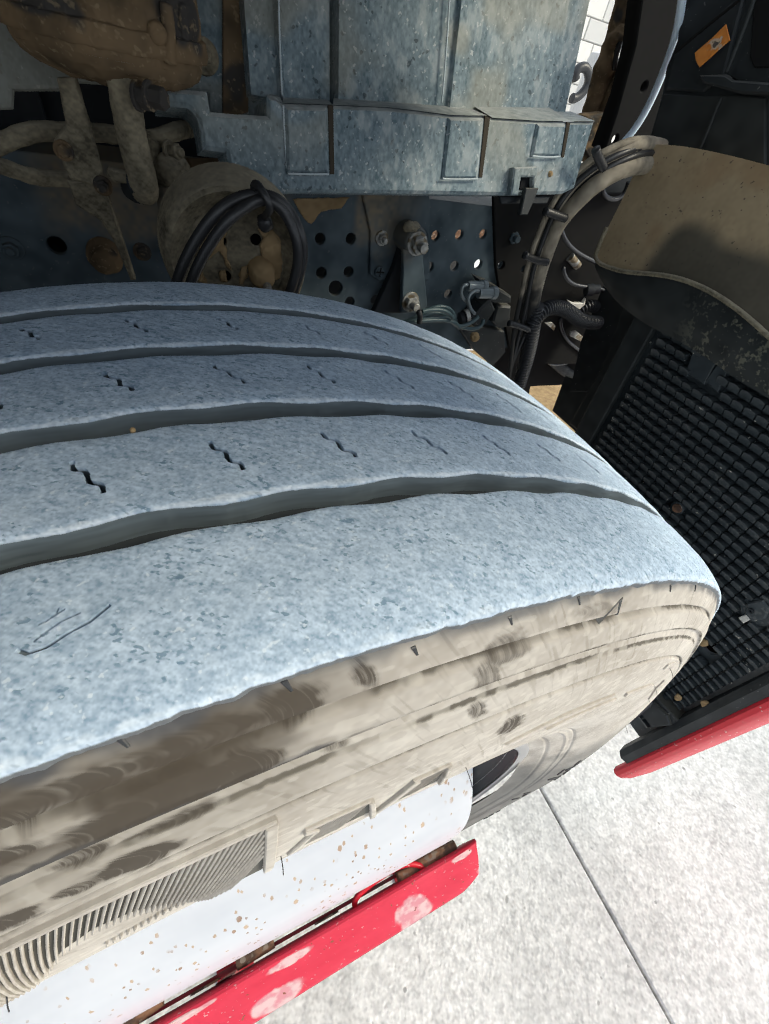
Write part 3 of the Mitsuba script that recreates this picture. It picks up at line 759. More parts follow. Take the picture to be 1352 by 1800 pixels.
s_ = slot.vertices.copy(); s_[:, 2] += .0098
obj('slit', trimesh.Trimesh(UP.world(s_), slot.faces), 'panel_slot', cover)
# the plate to the left of the ribbed part, with a channel beside it
obj('side_plate', slab(UP, [(-140, -60), (438, -60), (438, 205), (366, 205), (366, 162), (280, 152), (125, 140), (112, 155), (20, 155), (18, 188), (-140, 190)], .012, .002, off=-.014), 'panel_plastic', cover, smooth=30)
obj('back_plate', slab(UP, [(360, -60), (500, -60), (500, 225), (360, 225)], .004, .001, off=-.020), 'panel_plastic', cover)
obj('channel', slab(UP, [(392, -60), (437, -60), (437, 196), (415, 203), (392, 200)], .004, .001, off=-.009), 'mud', cover)
# ledge and skirt
vl = lambda q: SK.to2(q)
outline = [(276, 152), (364, 160), (370, 196), (414, 200), (470, 203), (470, 168), (486, 169), (497, 181), (585, 184), (690, 189), (793, 202), (857, 203), (866, 207), (945, 212), (1003, 213), (1047, 213), (1012, 330), (990, 341), (890, 343), (760, 341), (560, 338), (458, 338), (420, 336), (414, 331), (405, 300), (398, 268), (357, 262), (354, 235), (349, 212), (341, 198), (330, 189), (276, 184)]
rec = []
for q in ([(499, 190), (574, 192), (579, 306), (503, 306)], [(586, 200), (591, 305), (581, 305), (579, 200)]): pass
obj('skirt', slab(SK, outline, .055, .003), 'panel_plastic', cover, smooth=25)
for q, w in (([(501, 186), (576, 188), (579, 305), (505, 305)], .004), ([(790, 206), (852, 207), (840, 314), (778, 314)], .0035), ([(946, 217), (996, 218), (985, 275), (935, 274)], .0035)):
    obj('raised_field', slab(SK, q, w + .001, w * .7, off=w), 'panel_plastic', cover, smooth=25)
for q in ([(577, 184), (586, 185), (588, 306), (580, 306)], [(853, 203), (862, 207), (848, 312), (842, 312)], [(997, 214), (1003, 216), (992, 276), (987, 276)]):
    obj('dirty_groove', slab(SK, q, .002, .0003, off=.0012), 'dirt_dark', cover)
# ledge tops: sloping strips from the recessed face out to the skirt
def quadsheet(a, b, n=24, th=.003):
    a, b = np.array(a), np.array(b)
    t = np.linspace(0, 1, n)
    ia = np.stack([np.interp(t, np.linspace(0, 1, len(a)), a[:, k]) for k in range(3)], 1); ib = np.stack([np.interp(t, np.linspace(0, 1, len(b)), b[:, k]) for k in range(3)], 1)
    s = np.linspace(0, 1, 8)[None, :, None]
    return grid_mesh(ia[:, None] * (1 - s) + ib[:, None] * s, flip=FLIP_LEDGE)
FLIP_LEDGE = True
for back, front, bo in (([(472, 165), (490, 166)], [(470, 168), (497, 181)], .004), ([(497, 170), (574, 174)], [(497, 181), (585, 184)], .006), ([(587, 172), (690, 178), (775, 184), (826, 190)], [(585, 184), (690, 189), (793, 202), (857, 203)], .009),
                        ([(832, 186), (920, 186), (965, 188)], [(866, 207), (945, 212), (1003, 213)], .002), ([(968, 194), (1004, 196)], [(1003, 213), (1047, 213)], -.006)):
    obj('ledge_top', quadsheet([UP.hit(*q, 1.5 * bo - .004) for q in back], [SK.hit(*q, .0006) for q in front]), 'panel_plastic', cover)
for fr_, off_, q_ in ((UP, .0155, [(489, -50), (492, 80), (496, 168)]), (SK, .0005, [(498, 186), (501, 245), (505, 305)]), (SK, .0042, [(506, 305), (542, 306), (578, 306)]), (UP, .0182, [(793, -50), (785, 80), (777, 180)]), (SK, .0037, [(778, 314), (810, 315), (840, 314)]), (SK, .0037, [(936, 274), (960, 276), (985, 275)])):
    obj('highlight_wear', lumpy(tube([fr_.hit(*p_, off_) for p_ in q_], .0009, 40, 8), .0004, 300), 'highlight_wear_plastic', cover, True)  # pale strips: edge highlights and worn, dusty edges put in as colour
obj('latch', join(slab(SK, [(905, 294), (946, 292), (944, 340), (937, 340), (938, 311), (917, 311), (912, 343), (899, 343)], .010, .0015, off=.009),), 'panel_plastic', cover, smooth=25)
obj('latch_slot', slab(SK, [(917, 311), (939, 311), (936, 333), (914, 333)], .002, .0003, off=.002), 'panel_slot', cover)
obj('clip', slab(SK, [(925, 330), (948, 330), (940, 352), (928, 378), (915, 378), (922, 345)], .006, .001, off=.012), 'black_plastic', cover)
obj('lip', slab(SK, [(880, 345), (968, 345), (962, 358), (882, 358)], .004, .0008, off=-.008), 'dark_metal', cover)
c = UP.hit(358, 100, -.012)
obj('washer_bolt', bolt_mesh(c, LEAN, .0065, .005, .0125, None, off=.002), 'dust_metal', cover, smooth=30)
obj('dust_plug', lumpy(trimesh.creation.icosphere(2, .003).apply_translation(SK.hit(967, 306, .0)), .001, 300), 'clay', cover, True)

# ------------------------------------------------------------------ chassis rail and what is bolted to it
FRL = FY(RAIL_Y)
ztop, zbot = FRL.hit(905, 367)[2], FRL.hit(870, 612)[2]
holes = [(563, 420, 9), (617, 420, 9), (766, 415, 8), (808, 413, 8), (850, 412, 7.5), (565, 480, 9.5), (613, 478, 9), (590, 507, 13), (615, 531, 9), (660, 528, 9), (755, 470, 9), (799, 468, 8.5), (841, 465, 8), (877, 464, 7), (917, 470, 6), (100, 432, 12), (788, 517, 8), (-40, 440, 12), (700, 400, 5)]
hs = []
for x, y, r in holes:
    c = FRL.to2([(x, y)])[0]; rad = r * np.linalg.norm(FRL.hit(x, y) - CAM) / FOCAL * 0.88 / 1.03
    hs.append(Point(*c).buffer(rad, quad_segs=8))
rail = thing('chassis_rail', 'dark perforated steel chassis rail running behind the tyre below the engine cover', 'chassis rail')
x0, x1 = -.62, 1.25
obj('web', slab(FRL, [(-x1, zbot), (-x0 + .9, zbot), (-x0 + .9, ztop), (-x1, ztop)], .008, .001, holes=hs, metric=True), 'rail_paint', rail, smooth=30)
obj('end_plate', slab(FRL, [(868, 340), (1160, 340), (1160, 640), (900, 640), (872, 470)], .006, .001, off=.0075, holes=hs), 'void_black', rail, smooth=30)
obj('top_flange', rbox((x1 + x0 - .9) / 2, RAIL_Y - .044, ztop - .0042, x1 - x0 + .9, .072, .008), 'rail_paint', rail)
obj('bottom_flange', rbox((x1 + x0 - .9) / 2, RAIL_Y - .044, zbot + .0042, x1 - x0 + .9, .072, .008), 'rail_paint', rail)
obj('overlay_plate', slab(FRL, Z2([(812, 815), (850, 990), (846, 1165), (880, 1190), (1100, 1190), (1100, 815)]), .006, .0012, off=.006), 'rail_paint', rail, smooth=30)
obj('dirt_crust', lumpy(slab(FRL, [(515, 350), (615, 347), (600, 366), (565, 372), (548, 395), (535, 385)], .002, .0006, off=.0022), .0016, 160, edge=.004), 'clay', rail, True)
def on_rail(px, py, off=0): return FRL.hit(px, py, off)
Y1 = [0, 1, 0]
for (px, py), r, w, stud, off, mat in (((671, 418), .0066, .0096, (.0036, .008), .006, 'zinc'), ((185, 447), .0, None, None, 0, None), ((20, 436), .0075, .0115, (.004, .005), 0, 'rail_paint'), ((250, 442), .0065, .0095, (.003, .004), 0, 'mud'), ((899, 415), .009, .013, (.005, .008), 0, 'rail_paint')):
    if mat: obj('bolt', bolt_mesh(on_rail(px, py, off), Y1, r, None, w, stud), mat, rail, smooth=30)
c = on_rail(185, 447)
obj('mud_washer_stack', lumpy(lathe([(.0185, .0), (.0185, .007), (.015, .008), (.015, .016), (.0115, .017), (.0115, .024), (.0065, .025), (.0065, .031), (0, .032)], c, [0.1, 1, -.1], 40), .0012, 200), 'mud', rail, True)
obj('screw', lathe([(.008, 0), (.0078, .003), (.005, .0042), (0, .0045)], on_rail(667, 477, .006), Y1, 20), 'rail_paint', rail, smooth=40)
for a in (0, 90):
    fr = Fr(on_rail(667, 477, .0066), Y1, [-math.cos(math.radians(a)), 0, math.sin(math.radians(a))])
    obj('screw_cross', slab(fr, [(-.006, -.001), (.006, -.001), (.006, .001), (-.006, .001)], .001, .0001, off=.004, metric=True), 'void_black', rail)

br = thing('lever_bracket', 'wedge shaped dark steel bracket with two big nuts standing on the perforated rail', 'bracket')
FB = FY(RAIL_Y + .045)
obj('face_plate', slab(FB, Z2([(990, 1060), (1068, 1060), (1094, 1330), (980, 1330)]), .008, .0015), 'rail_paint', br, smooth=30)
obj('side_web', join(slab(FY(RAIL_Y + .02), Z2([(1000, 985), (985, 1330), (862, 1330), (950, 1140)]), .012, .0015)), 'dark_metal', br, smooth=30)
obj('boss', lathe([(.019, -.04), (.019, -.004), (.016, 0), (0, 0)], FB.hit(733, 428, -.002), Y1, 32), 'rail_paint', br, smooth=40)
obj('nut', bolt_mesh(FB.hit(733, 428, -.002), Y1, .0118, .010, .0150, (.0062, .011)), 'zinc', br, smooth=30)
obj('nut', bolt_mesh(FB.hit(721, 530, .0), Y1, .0110, .009, .0140, (.0058, .012)), 'zinc', br, smooth=30)
obj('dust_cap', lumpy(trimesh.creation.icosphere(3, .0125).apply_transform(np.diag([1.2, .9, .6, 1])).apply_translation(FB.hit(724, 401, -.014)), .005, 90), 'dust_metal', br, True)

# round pressed-steel drum with the cable loop
dm = thing('spring_drum', 'round dusty pressed steel drum with bolt holes and caked clay, behind the tyre', 'drum')
dc = FY(-.225).hit(420, 466)
SQ = .0
obj('shell', lathe([(.060, -.035), (.058, -.02), (.055, -.005), (.053, 0), (.050, .002), (.047, -.002), (.042, -.010), (.038, -.014)], dc, [0.10, 1, -.02], 72), 'dust_metal', dm, smooth=40)
FD = Fr(dc + np.array([.0, -.014, 0]), [0.10, 1, .06], [-1, 0, 0])
fh = [Point(*FD.to2([q])[0])  .buffer(.0045, quad_segs=8) for q in ((388, 423), (450, 422), (397, 486))]
obj('face', slab(FD, [(.040 * math.cos(t), .040 * math.sin(t)) for t in np.linspace(0, 6.2832, 60)[:-1]], .004, .0006, holes=fh, metric=True), 'dust_metal', dm, smooth=30)
obj('backing', slab(FD, [(.039 * math.cos(t), .039 * math.sin(t)) for t in np.linspace(0, 6.2832, 40)[:-1]], .004, .0006, off=-.02, metric=True), 'void_black', dm)
for k, q in enumerate(([(398, 395), (366, 420), (347, 450), (340, 490), (365, 500), (352, 470), (385, 440), (392, 450), (399, 466), (408, 476), (400, 462), (398, 440), (392, 425)],
                       [(455, 405), (478, 402), (492, 425), (497, 455), (492, 490), (470, 492), (452, 470), (462, 460), (461, 445), (457, 432), (462, 420)],
                       [(385, 480), (396, 476), (400, 495), (388, 496)], [(424, 470), (436, 468), (434, 482), (428, 500), (422, 500)])):
    m = slab(FD, q, .003, .0006, off=.003)
    obj('caked_clay', lumpy(m, .0030, 170, k, edge=.003), 'clay', dm, True)
obj('clay_knob', lumpy(lathe([(.012, -.004), (.0105, .006), (.009, .012), (.005, .015), (0, .016)], FD.hit(460, 478, .003), [0.1, 1, 0], 30), .0025, 150), 'clay', dm, True)
obj('stud', lathe([(.0035, 0), (.0035, .024), (0, .0245)], FD.hit(466, 492, .003), [0.1, 1, 0], 14), 'zinc', dm, smooth=40)

cb = thing('cable_loop', 'loop of two black cables tied round the dusty drum', 'cable')
l1 = Z2([(20, 1230), (60, 1110), (130, 985), (215, 885), (300, 838), (380, 828), (455, 850), (510, 905), (548, 985), (562, 1070), (550, 1150), (520, 1250)])
l2 = Z2([(78, 1230), (120, 1120), (185, 1010), (265, 915), (335, 868), (385, 848), (440, 862), (492, 918), (528, 1000), (540, 1080), (530, 1160), (502, 1250)])
obj('cable', tube(ppath(l1, [-.20] * 4 + [-.205] * 4 + [-.20] * 4), .0040, 80), 'rubber_black', cb, True)
obj('cable', tube(ppath(l2, [-.194] * 4 + [-.199] * 4 + [-.196] * 4), .0038, 80), 'rubber_black', cb, True)
obj('tie', tube(ppath(Z2([(355, 800), (395, 820), (415, 860), (412, 905), (408, 960)]), [-.205, -.192, -.19, -.20, -.212]), .0028, 30, 8), 'rubber_black', cb, True)
obj('tie_tail', lumpy(trimesh.creation.icosphere(2, .006).apply_translation(FY(-.212).hit(467, 393)), .002, 200), 'rubber_black', cb, True)

# ------------------------------------------------------------------ top left: canister, pipe, arms and hoses
can = thing('mud_caked_canister', 'brown mud caked round canister hanging at the top left corner', 'canister')
cz = FY(-.29).hit(190, 138)[2]
cc = np.array([FY(-.35).hit(192, 60)[0], -.352, cz])
obj('body', lumpy(lathe([(.0, -.006), (.030, -.006), (.050, -.002), (.060, .004), (.0635, .010), (.0645, .020), (.0640, .085), (.0640, .30)], cc, [0, 0, 1], 120), .0042, 60, 2, edge=.004), 'mud', can, True)
obj('rim', lumpy(lathe([(.0640, .014), (.0672, .0145), (.0680, .019), (.0675, .026), (.0640, .027)], cc, [0, 0, 1], 110), .0014, 120, 8, edge=.004), 'mud', can, True)
obj('band', lumpy(lathe([(.064, .100), (.0665, .101), (.067, .110), (.0665, .120), (.064, .121)], cc, [0, 0, 1], 90), .0012, 90, 3), 'dust_metal', can, True)
for px in (292, 318):
    fr = FY(-.296 if px < 300 else -.312)
    a = fr.hit(px, 5); b = fr.hit(px + 8, 112)
    obj('clamp_bar', lumpy(tube([a, (a + b) / 2, b], .0042, 24, 10), .0012, 150), 'mud', can, True)
obj('clamp_nut', lumpy(lathe([(.006, 0), (.006, .006), (.004, .008), (.0, .0085)], FY(-.296).hit(275, 57), [0, 1, 0], 20), .0012, 160), 'mud', can, True)
obj('drain_nut', bolt_mesh(FY(-.285).hit(262, 168), [-.8, .6, 0], .0065, .010, .0085, None), 'mud', can, smooth=30)
obj('drain_nut', bolt_mesh(FY(-.29).hit(242, 168), [-.8, .6, 0], .007, .006, .0088, None), 'mud', can, smooth=30)

pp = thing('drain_pipe', 'fat dusty pipe hanging straight down under the canister', 'pipe')
obj('pipe', lumpy(tube(ppath(Z1([(505, 300), (530, 400), (552, 540), (580, 660), (602, 745), (606, 800)]), [-.31, -.31, -.31, -.31, -.31, -.33]), np.r_[np.full(52, .0108), .0098, .0080], 54, 26), .0010, 120), 'dust_metal', pp, True)
obj('elbow_end', lumpy(tube(ppath(Z1([(604, 770), (590, 790), (570, 790)]), [-.312, -.33, -.38]), .0114, 20, 24), .0010, 120), 'dark_metal', pp, True)
obj('clip', lumpy(tube(ppath(Z1([(480, 735), (500, 745), (545, 752)]), [-.325, -.318, -.32]), .0048, 16, 12), .001, 120), 'dust_metal', pp, True)

arm = thing('bent_arm_bracket', 'flat bent steel arm with a mud coated bolt, left of the fat pipe', 'bracket')
FA = FY(-.345)
obj('arm', lumpy(slab(FA, Z1([(240, 335), (322, 328), (382, 530), (402, 600), (436, 720), (425, 800), (300, 760), (268, 700), (230, 600), (282, 530)]), .012, .0016), .001, 90, edge=.008), 'dust_metal', arm, smooth=40)
obj('lower_leg', lumpy(slab(FY(-.35), Z1([(285, 765), (440, 770), (470, 862), (530, 1040), (578, 1190), (555, 1190), (480, 1020), (432, 940), (322, 870)]), .012, .0016), .001, 90, 4, edge=.008), 'dust_metal', arm, smooth=40)
obj('bolt', bolt_mesh(FA.hit(181, 326, .0), Y1, .0052, .006, .0072, (.003, .004)), 'mud', arm, smooth=30)
obj('bolt', bolt_mesh(FA.hit(112, 264, .0), Y1, .0048, .004, .0070, None), 'mud', arm, smooth=30)

hz = 'hoses at the top left'
h = thing('dusty_hose', 'upper of the two dusty hoses crossing behind the fat pipe', 'hose', None)
obj('hose', lumpy(tube(ppath(Z1([(-60, 640), (60, 585), (160, 557), (300, 560), (430, 566), (560, 580), (650, 588), (720, 568), (770, 552), (850, 535)]), [-.37, -.37, -.375, -.385, -.385, -.375, -.365, -.37, -.39, -.43]), .0066, 90), .0010, 130), 'dust_metal', h, True)
h = thing('dusty_hose', 'lower of the two dusty hoses running out of view at the left', 'hose', None)
obj('hose', lumpy(tube(ppath(Z1([(-60, 690), (20, 710), (110, 742), (200, 756), (300, 758), (420, 760)]), [-.37, -.37, -.375, -.385, -.39, -.40]), .0062, 60), .0010, 130, 3), 'dust_metal', h, True)

bj = thing('ball_joint', 'clay covered ball joint and linkage rod right of the fat pipe', 'joint')
obj('ball', lumpy(trimesh.creation.icosphere(4, .0125).apply_transform(np.diag([1.25, 1, .95, 1])).apply_translation(FY(-.35).hit(*Z1([(735, 732)])[0])), .005, 60, 5), 'dust_metal', bj, True)
obj('neck', lumpy(tube(ppath(Z1([(655, 590), (660, 700), (690, 740)]), [-.36] * 3), .0062, 24), .0010, 110), 'dust_metal', bj, True)
obj('rod', lumpy(tube(ppath(Z1([(690, 780), (698, 860), (704, 940), (708, 1010)]), [-.37] * 4), np.linspace(.0080, .0045, 30), 30), .001, 90), 'rail_paint', bj, True)
obj('bolt', lumpy(bolt_mesh(FY(-.35).hit(*Z1([(718, 640)])[0]), [-.7, .7, .1], .0062, .008, .0080, (.0035, .004)), .0007, 200), 'dust_metal', bj)
obj('cross_bar', lumpy(tube(ppath(Z1([(800, 715), (880, 712), (975, 708), (1040, 706)]), [-.40, -.405, -.41, -.42]), .0080, 24), .001, 90), 'mud', bj, True)

# ------------------------------------------------------------------ dark engine behind, and added panels that shade the bay
en = thing('engine_block', 'dark engine block deep in the bay behind the hoses', 'engine')
obj('block', lumpy(rbox(.42, -.78, .24, 1.66, .36, .98), .012, 12, edge=.06), 'dark_metal', en, True)
for k in range(4):
    obj('rib', rbox(.10 + .09 * k, -.592, .47, .02, .02, .30), 'dark_metal', en)
fr2 = thing('far_chassis_rail', 'rusty chassis rail on the far side of the truck, glimpsed through the holes', 'chassis rail')
obj('web', rbox(-.4, -1.32, .36, 3.0, .008, .25), 'rust', fr2)
obj('flange', rbox(-.4, -1.28, .48, 3.0, .07, .008), 'rust', fr2)
cabt = thing('shade_cab', 'unseen black cab panels added to keep light out of the bay', 'cab')
obj('shade_roof', rbox(.55, -1.18, .95, 2.1, 2.2, .06), 'void_black', cabt)  # added panels, out of view, that keep the engine bay dark
obj('shade_front', rbox(.85, -1.0, .35, .05, 2.5, 1.25), 'void_black', cabt)
obj('shade_far_side', rbox(.55, -2.28, .35, 2.0, .05, 1.2), 'void_black', cabt)
fa = thing('shade_arch', 'unseen black arch added over the tyre to shade the tread', 'wheel arch')  # arch out of view, added to darken the far tread
A, B = np.meshgrid(np.radians(np.linspace(-80, 30, 60)), np.linspace(-.30, .26, 12), indexing='ij')
V = np.stack([-.80 * np.sin(A), B, .80 * np.cos(A) + .02], -1)
W = V.copy(); W[..., 0] *= 1.012; W[..., 2] *= 1.012
obj('shell', join(grid_mesh(V), grid_mesh(W, flip=True)), 'black_plastic', fa, True)

# ------------------------------------------------------------------ valve, pipes and wiring on the rail
vv = thing('air_valve', 'small black valve with two bent steel pipes at the right end of the rail', 'valve')
FV = FY(-.415)
obj('port', lathe([(.0, 0), (.007, 0), (.0075, .003), (.0075, .026), (.009, .027), (.009, .034), (0, .035)], FV.hit(*Z4([(632, 418)])[0]), [-1, 0, .03], 20), 'steel_tube', vv, smooth=40)
obj('port', lathe([(.0, 0), (.0075, 0), (.008, .003), (.008, .024), (.0095, .025), (.0095, .033), (0, .034)], FV.hit(*Z4([(678, 447)])[0], .006), [-1, 0, .03], 20), 'steel_tube', vv, smooth=40)
obj('body', join(slab(FV, Z4([(690, 395), (745, 415), (822, 462), (818, 492), (740, 490), (752, 520), (715, 580), (668, 596), (650, 560), (700, 500), (735, 470)]), .03, .003, off=-.01)), 'black_plastic', vv, smooth=30)
obj('housing', slab(FV, Z4([(760, 500), (820, 505), (812, 590), (770, 600), (740, 570)]), .04, .003, off=-.02), 'black_plastic', vv, smooth=30)
obj('pipe', tube(ppath(Z4([(632, 412), (614, 418), (606, 440), (616, 470), (634, 492), (640, 520), (654, 550)]), [-.412] * 7), .0026, 50, 10), 'steel_tube', vv, True)
obj('pipe', tube(ppath(Z4([(680, 440), (652, 445), (637, 465), (638, 490), (648, 515), (664, 535)]), [-.405] * 6), .0026, 50, 10), 'steel_tube', vv, True)
obj('union', lathe([(.0, 0), (.011, 0), (.011, .006), (.013, .007), (.013, .012), (.010, .013), (.010, .02), (0, .021)], FV.hit(*Z4([(600, 560)])[0]), [-.9, .1, .35], 16), 'dark_metal', vv, smooth=30)
obj('white_ring', lathe([(.0, 0), (.0105, 0), (.0105, .006), (0, .0065)], FV.hit(*Z4([(622, 547)])[0], .004), [-.9, .1, .35], 16), 'pale_plastic', vv, smooth=30)
obj('clay_lump', lumpy(trimesh.creation.icosphere(3, .008).apply_translation(FV.hit(*Z4([(662, 632)])[0])), .004, 120), 'clay', vv, True)
obj('plate', slab(FV, Z4([(600, 600), (700, 590), (790, 610), (795, 700), (740, 760), (660, 690)]), .02, .002, off=-.03), 'black_plastic', vv, smooth=30)
wr = thing('wire_bundle', 'bundle of thin dark wires lying over the tyre shoulder below the bracket', 'wire bundle')
for k, q in enumerate(([(350, 570), (420, 545), (480, 512), (535, 506), (570, 530), (575, 570)], [(350, 575), (430, 550), (500, 530), (550, 545), (580, 575), (640, 598), (690, 585), (700, 560)],
                       [(350, 582), (430, 560), (500, 553), (550, 556), (590, 585), (650, 570), (680, 545)], [(350, 590), (430, 566), (500, 562), (560, 566), (600, 596)], [(440, 525), (480, 518), (540, 525), (572, 556)])):
    obj('wire', tube(ppath(Z4(q), -.40 + .004 * k), .0030, 60, 10), 'teal_wire', wr, True)
obj('tie', sweep(ppath(Z4([(425, 525), (432, 545), (428, 575)]), -.378), .0042, 8), 'rubber_black', wr, True)

# ------------------------------------------------------------------ conduits on the right
cd = thing('conduit_bundle', 'two dusty conduits with thin black cables strapped together, curving down beside the cover', 'conduit')
pA = Z3([(970, 668), (860, 622), (800, 622), (720, 645), (630, 690), (530, 768), (450, 868), (395, 985), (350, 1110), (318, 1250), (292, 1372)])
pB = Z3([(985, 716), (850, 712), (800, 712), (700, 738), (600, 800), (515, 880), (450, 960), (405, 1060), (368, 1170), (338, 1300), (322, 1400)])
yA = [-.43, -.36, -.34, -.33, -.335, -.35, -.36, -.37, -.375, -.38, -.385]
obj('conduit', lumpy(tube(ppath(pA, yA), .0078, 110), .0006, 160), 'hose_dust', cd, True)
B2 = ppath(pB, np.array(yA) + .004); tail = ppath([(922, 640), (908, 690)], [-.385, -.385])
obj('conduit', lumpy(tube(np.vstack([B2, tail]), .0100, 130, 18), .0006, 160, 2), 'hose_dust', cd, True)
for k, dx in enumerate((-13, 2, 12)):
    q = [(a + (dx * .8 if i > 5 else dx * .3), b + (dx * 1.0 if i <= 5 else 0)) for i, (a, b) in enumerate(pA)]
    q = [(a - 2 + 5 * (k == 2), b + 4) for a, b in q] + [(903 + dx * .3, 625), (892 + dx * .3, 690)]
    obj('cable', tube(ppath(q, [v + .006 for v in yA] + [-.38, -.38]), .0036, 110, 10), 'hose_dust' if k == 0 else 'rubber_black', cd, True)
for a, b, c in (((1047, 262), (1053, 278), (1062, 296)), ((958, 371), (975, 377), (994, 384)), ((922, 448), (942, 457), (962, 461)), ((895, 568), (915, 574), (930, 580))):
    fr_y = {1047: -.318, 958: -.342, 922: -.355, 895: -.365}[a[0]]
    obj('strap', sweep(curve(ppath([a, b, c], fr_y), 12), .0050, 8), 'rubber_black', cd, True)
k1 = thing('corrugated_hose', 'black corrugated hose standing upright beside the conduits', 'hose')
obj('hose', corr(ppath(Z4([(925, 500), (915, 560), (905, 620), (890, 700), (868, 780), (850, 840)]), -.375), .0112, .0055), 'rubber_corrugated', k1, True)
k2 = thing('corrugated_hose', 'black corrugated hose arching over to the right of the conduits', 'hose')
obj('hose', corr(ppath(Z4([(905, 590), (925, 550), (960, 518), (1010, 508), (1060, 525), (1100, 555), (1150, 570), (1190, 572)]), [-.37, -.372, -.375, -.38, -.385, -.39, -.395, -.40]), .0105, .0050), 'rubber_corrugated', k2, True)

# ------------------------------------------------------------------ posts and mounts between cover and cab
po = thing('steel_post', 'dark flat steel post with two holes behind the pale hose', 'post')
FP = FY(-.50)
ph = [Point(*FP.to2([q])[0]).buffer(.006) for q in ((1133, 152), (1082, 245))]
obj('web', slab(FP, [(1138, -60), (1210, -60), (1190, 60), (1150, 180), (1105, 262), (1062, 268), (1085, 200), (1118, 80)], .008, .0015, holes=ph), 'void_black', po, smooth=30)
obj('flange', slab(FY(-.51), [(1140, -60), (1150, -60), (1130, 80), (1093, 200), (1068, 268), (1062, 262), (1098, 168), (1121, 80)], .03, .0015), 'void_black', po, smooth=30)
obj('shadow_plate', slab(FY(-.54), [(1150, -60), (1260, -60), (1190, 150), (1165, 262), (1140, 275), (1090, 300), (1085, 255), (1130, 180)], .01, .002), 'void_black', po)  # black sheet put in for the shadow behind the hose
sh = thing('mud_caked_damper', 'mud caked damper and cables hanging in the bright gap by the cover', 'damper')
obj('damper_body', lumpy(tube(ppath([(1112, -50), (1092, 30), (1072, 95), (1056, 145), (1044, 190), (1038, 250)], -.62), np.interp(np.linspace(0, 1, 40), [0, .3, .5, .8, 1], [.012, .014, .018, .016, .017]), 40, 16), .006, 40), 'mud', sh, True)
obj('lower_link', lumpy(tube(ppath([(1098, 120), (1082, 150), (1066, 190), (1052, 240), (1040, 300)], -.60), .0105, 30, 14), .004, 60), 'mud', sh, True)
obj('cable', lumpy(tube(ppath([(1128, -40), (1110, 30), (1092, 70), (1082, 120)], -.60), .005, 30, 10), .003, 60), 'rubber_black', sh, True)
obj('knuckle', lumpy(trimesh.creation.icosphere(3, .015).apply_translation(FY(-.61).hit(1086, 66)), .008, 50), 'mud', sh, True)
obj('foot', lumpy(slab(FY(-.56), [(1030, 205), (1075, 200), (1070, 275), (1040, 290), (1025, 260)], .03, .003), .003, 60, edge=.01), 'mud', sh, smooth=40)
ph_ = thing('pale_air_hose', 'pale blue air hose hanging down in front of the dark post', 'hose')
obj('hose', tube(ppath(Z3([(985, -60), (975, 20), (945, 170), (900, 300), (845, 430), (780, 545), (725, 612)]), [-.44, -.44, -.445, -.45, -.455, -.46, -.465]), .0050, 60, 14), 'pale_hose', ph_, True)
hl = thing('yard_hose', 'black hose looped on a pale post against the far wall', 'hose')
obj('loop', tube(ppath([(1005, 172), (1022, 165), (1034, 145), (1034, 128), (1026, 118), (1016, 122), (1012, 140)], -3.2), .028, 60, 10), 'rubber_black', hl, True)
pst = thing('pale_bollard', 'pale bollard standing across the yard, seen through the gap', 'bollard')
fp = FY(-3.5); b0 = fp.hit(1048, 112)
obj('post', lathe([(.075, 0), (.075, b0[2] - GZ), (.06, b0[2] - GZ + .05), (0, b0[2] - GZ + .07)], [b0[0], b0[1], GZ], [0, 0, 1], 24), 'block_grey', pst, smooth=40)

wl2 = thing('wiring_loom', 'loom of thin black wires hanging in the dark corner beside the arching corrugated hose', 'wire bundle')
for q, y in (([(985, 395), (1000, 430), (1035, 455), (1062, 470)], -.43), ([(990, 470), (1010, 500), (1040, 505), (1070, 520)], -.43), ([(985, 560), (1000, 600), (1030, 625), (1040, 680)], -.45), ([(1000, 540), (1040, 560), (1060, 600), (1050, 650)], -.44), ([(1060, 330), (1075, 350), (1092, 345), (1105, 320)], -.44), ([(960, 610), (985, 640), (1010, 635), (1030, 650)], -.46)):
    obj('wire', tube(ppath(q, y), .0034, 40, 10), 'rubber_corrugated', wl2, True)
obj('plug', lathe([(0, 0), (.010, 0), (.0105, .012), (.008, .014), (.008, .024), (0, .025)], FY(-.43).hit(1030, 510), [-.9, .3, .2], 20), 'dark_metal', wl2, smooth=40)
obj('plug', lathe([(0, 0), (.008, 0), (.0085, .012), (.006, .014), (.006, .022), (0, .022)], FY(-.44).hit(1035, 655), [-.6, .4, -.6], 20), 'pale_plastic', wl2, smooth=40)
mt = thing('cab_mount', 'dark cab mount with a rubber bush behind the arching corrugated hose', 'mount')
FM = FY(-.47)
obj('mount_plate', slab(FM, Z5([(560, 400), (680, 330), (880, 480), (830, 640), (660, 720), (440, 720), (500, 600)]), .015, .002), 'dark_metal', mt, smooth=30)
obj('bush', lathe([(.0175, -.002), (.018, .008), (.0165, .011), (.0075, .011), (.007, .002), (0, .002)], FM.hit(*Z5([(603, 612)])[0], .002), [-.2, 1, .1], 32), 'rail_paint', mt, smooth=30)
obj('sleeve', lathe([(0, 0), (.007, 0), (.007, .030), (0, .030)], FM.hit(*Z5([(640, 320)])[0], .02), [-.9, 0, -.45], 16), 'zinc', mt, smooth=40)
obj('upper_plate', slab(FY(-.48), [(985, 350), (1060, 300), (1125, 258), (1150, 300), (1140, 400), (1080, 470), (1030, 500), (985, 440)], .012, .002), 'dark_metal', mt, smooth=30)  # dark plate drawn upward to black out the bright gap by the conduits
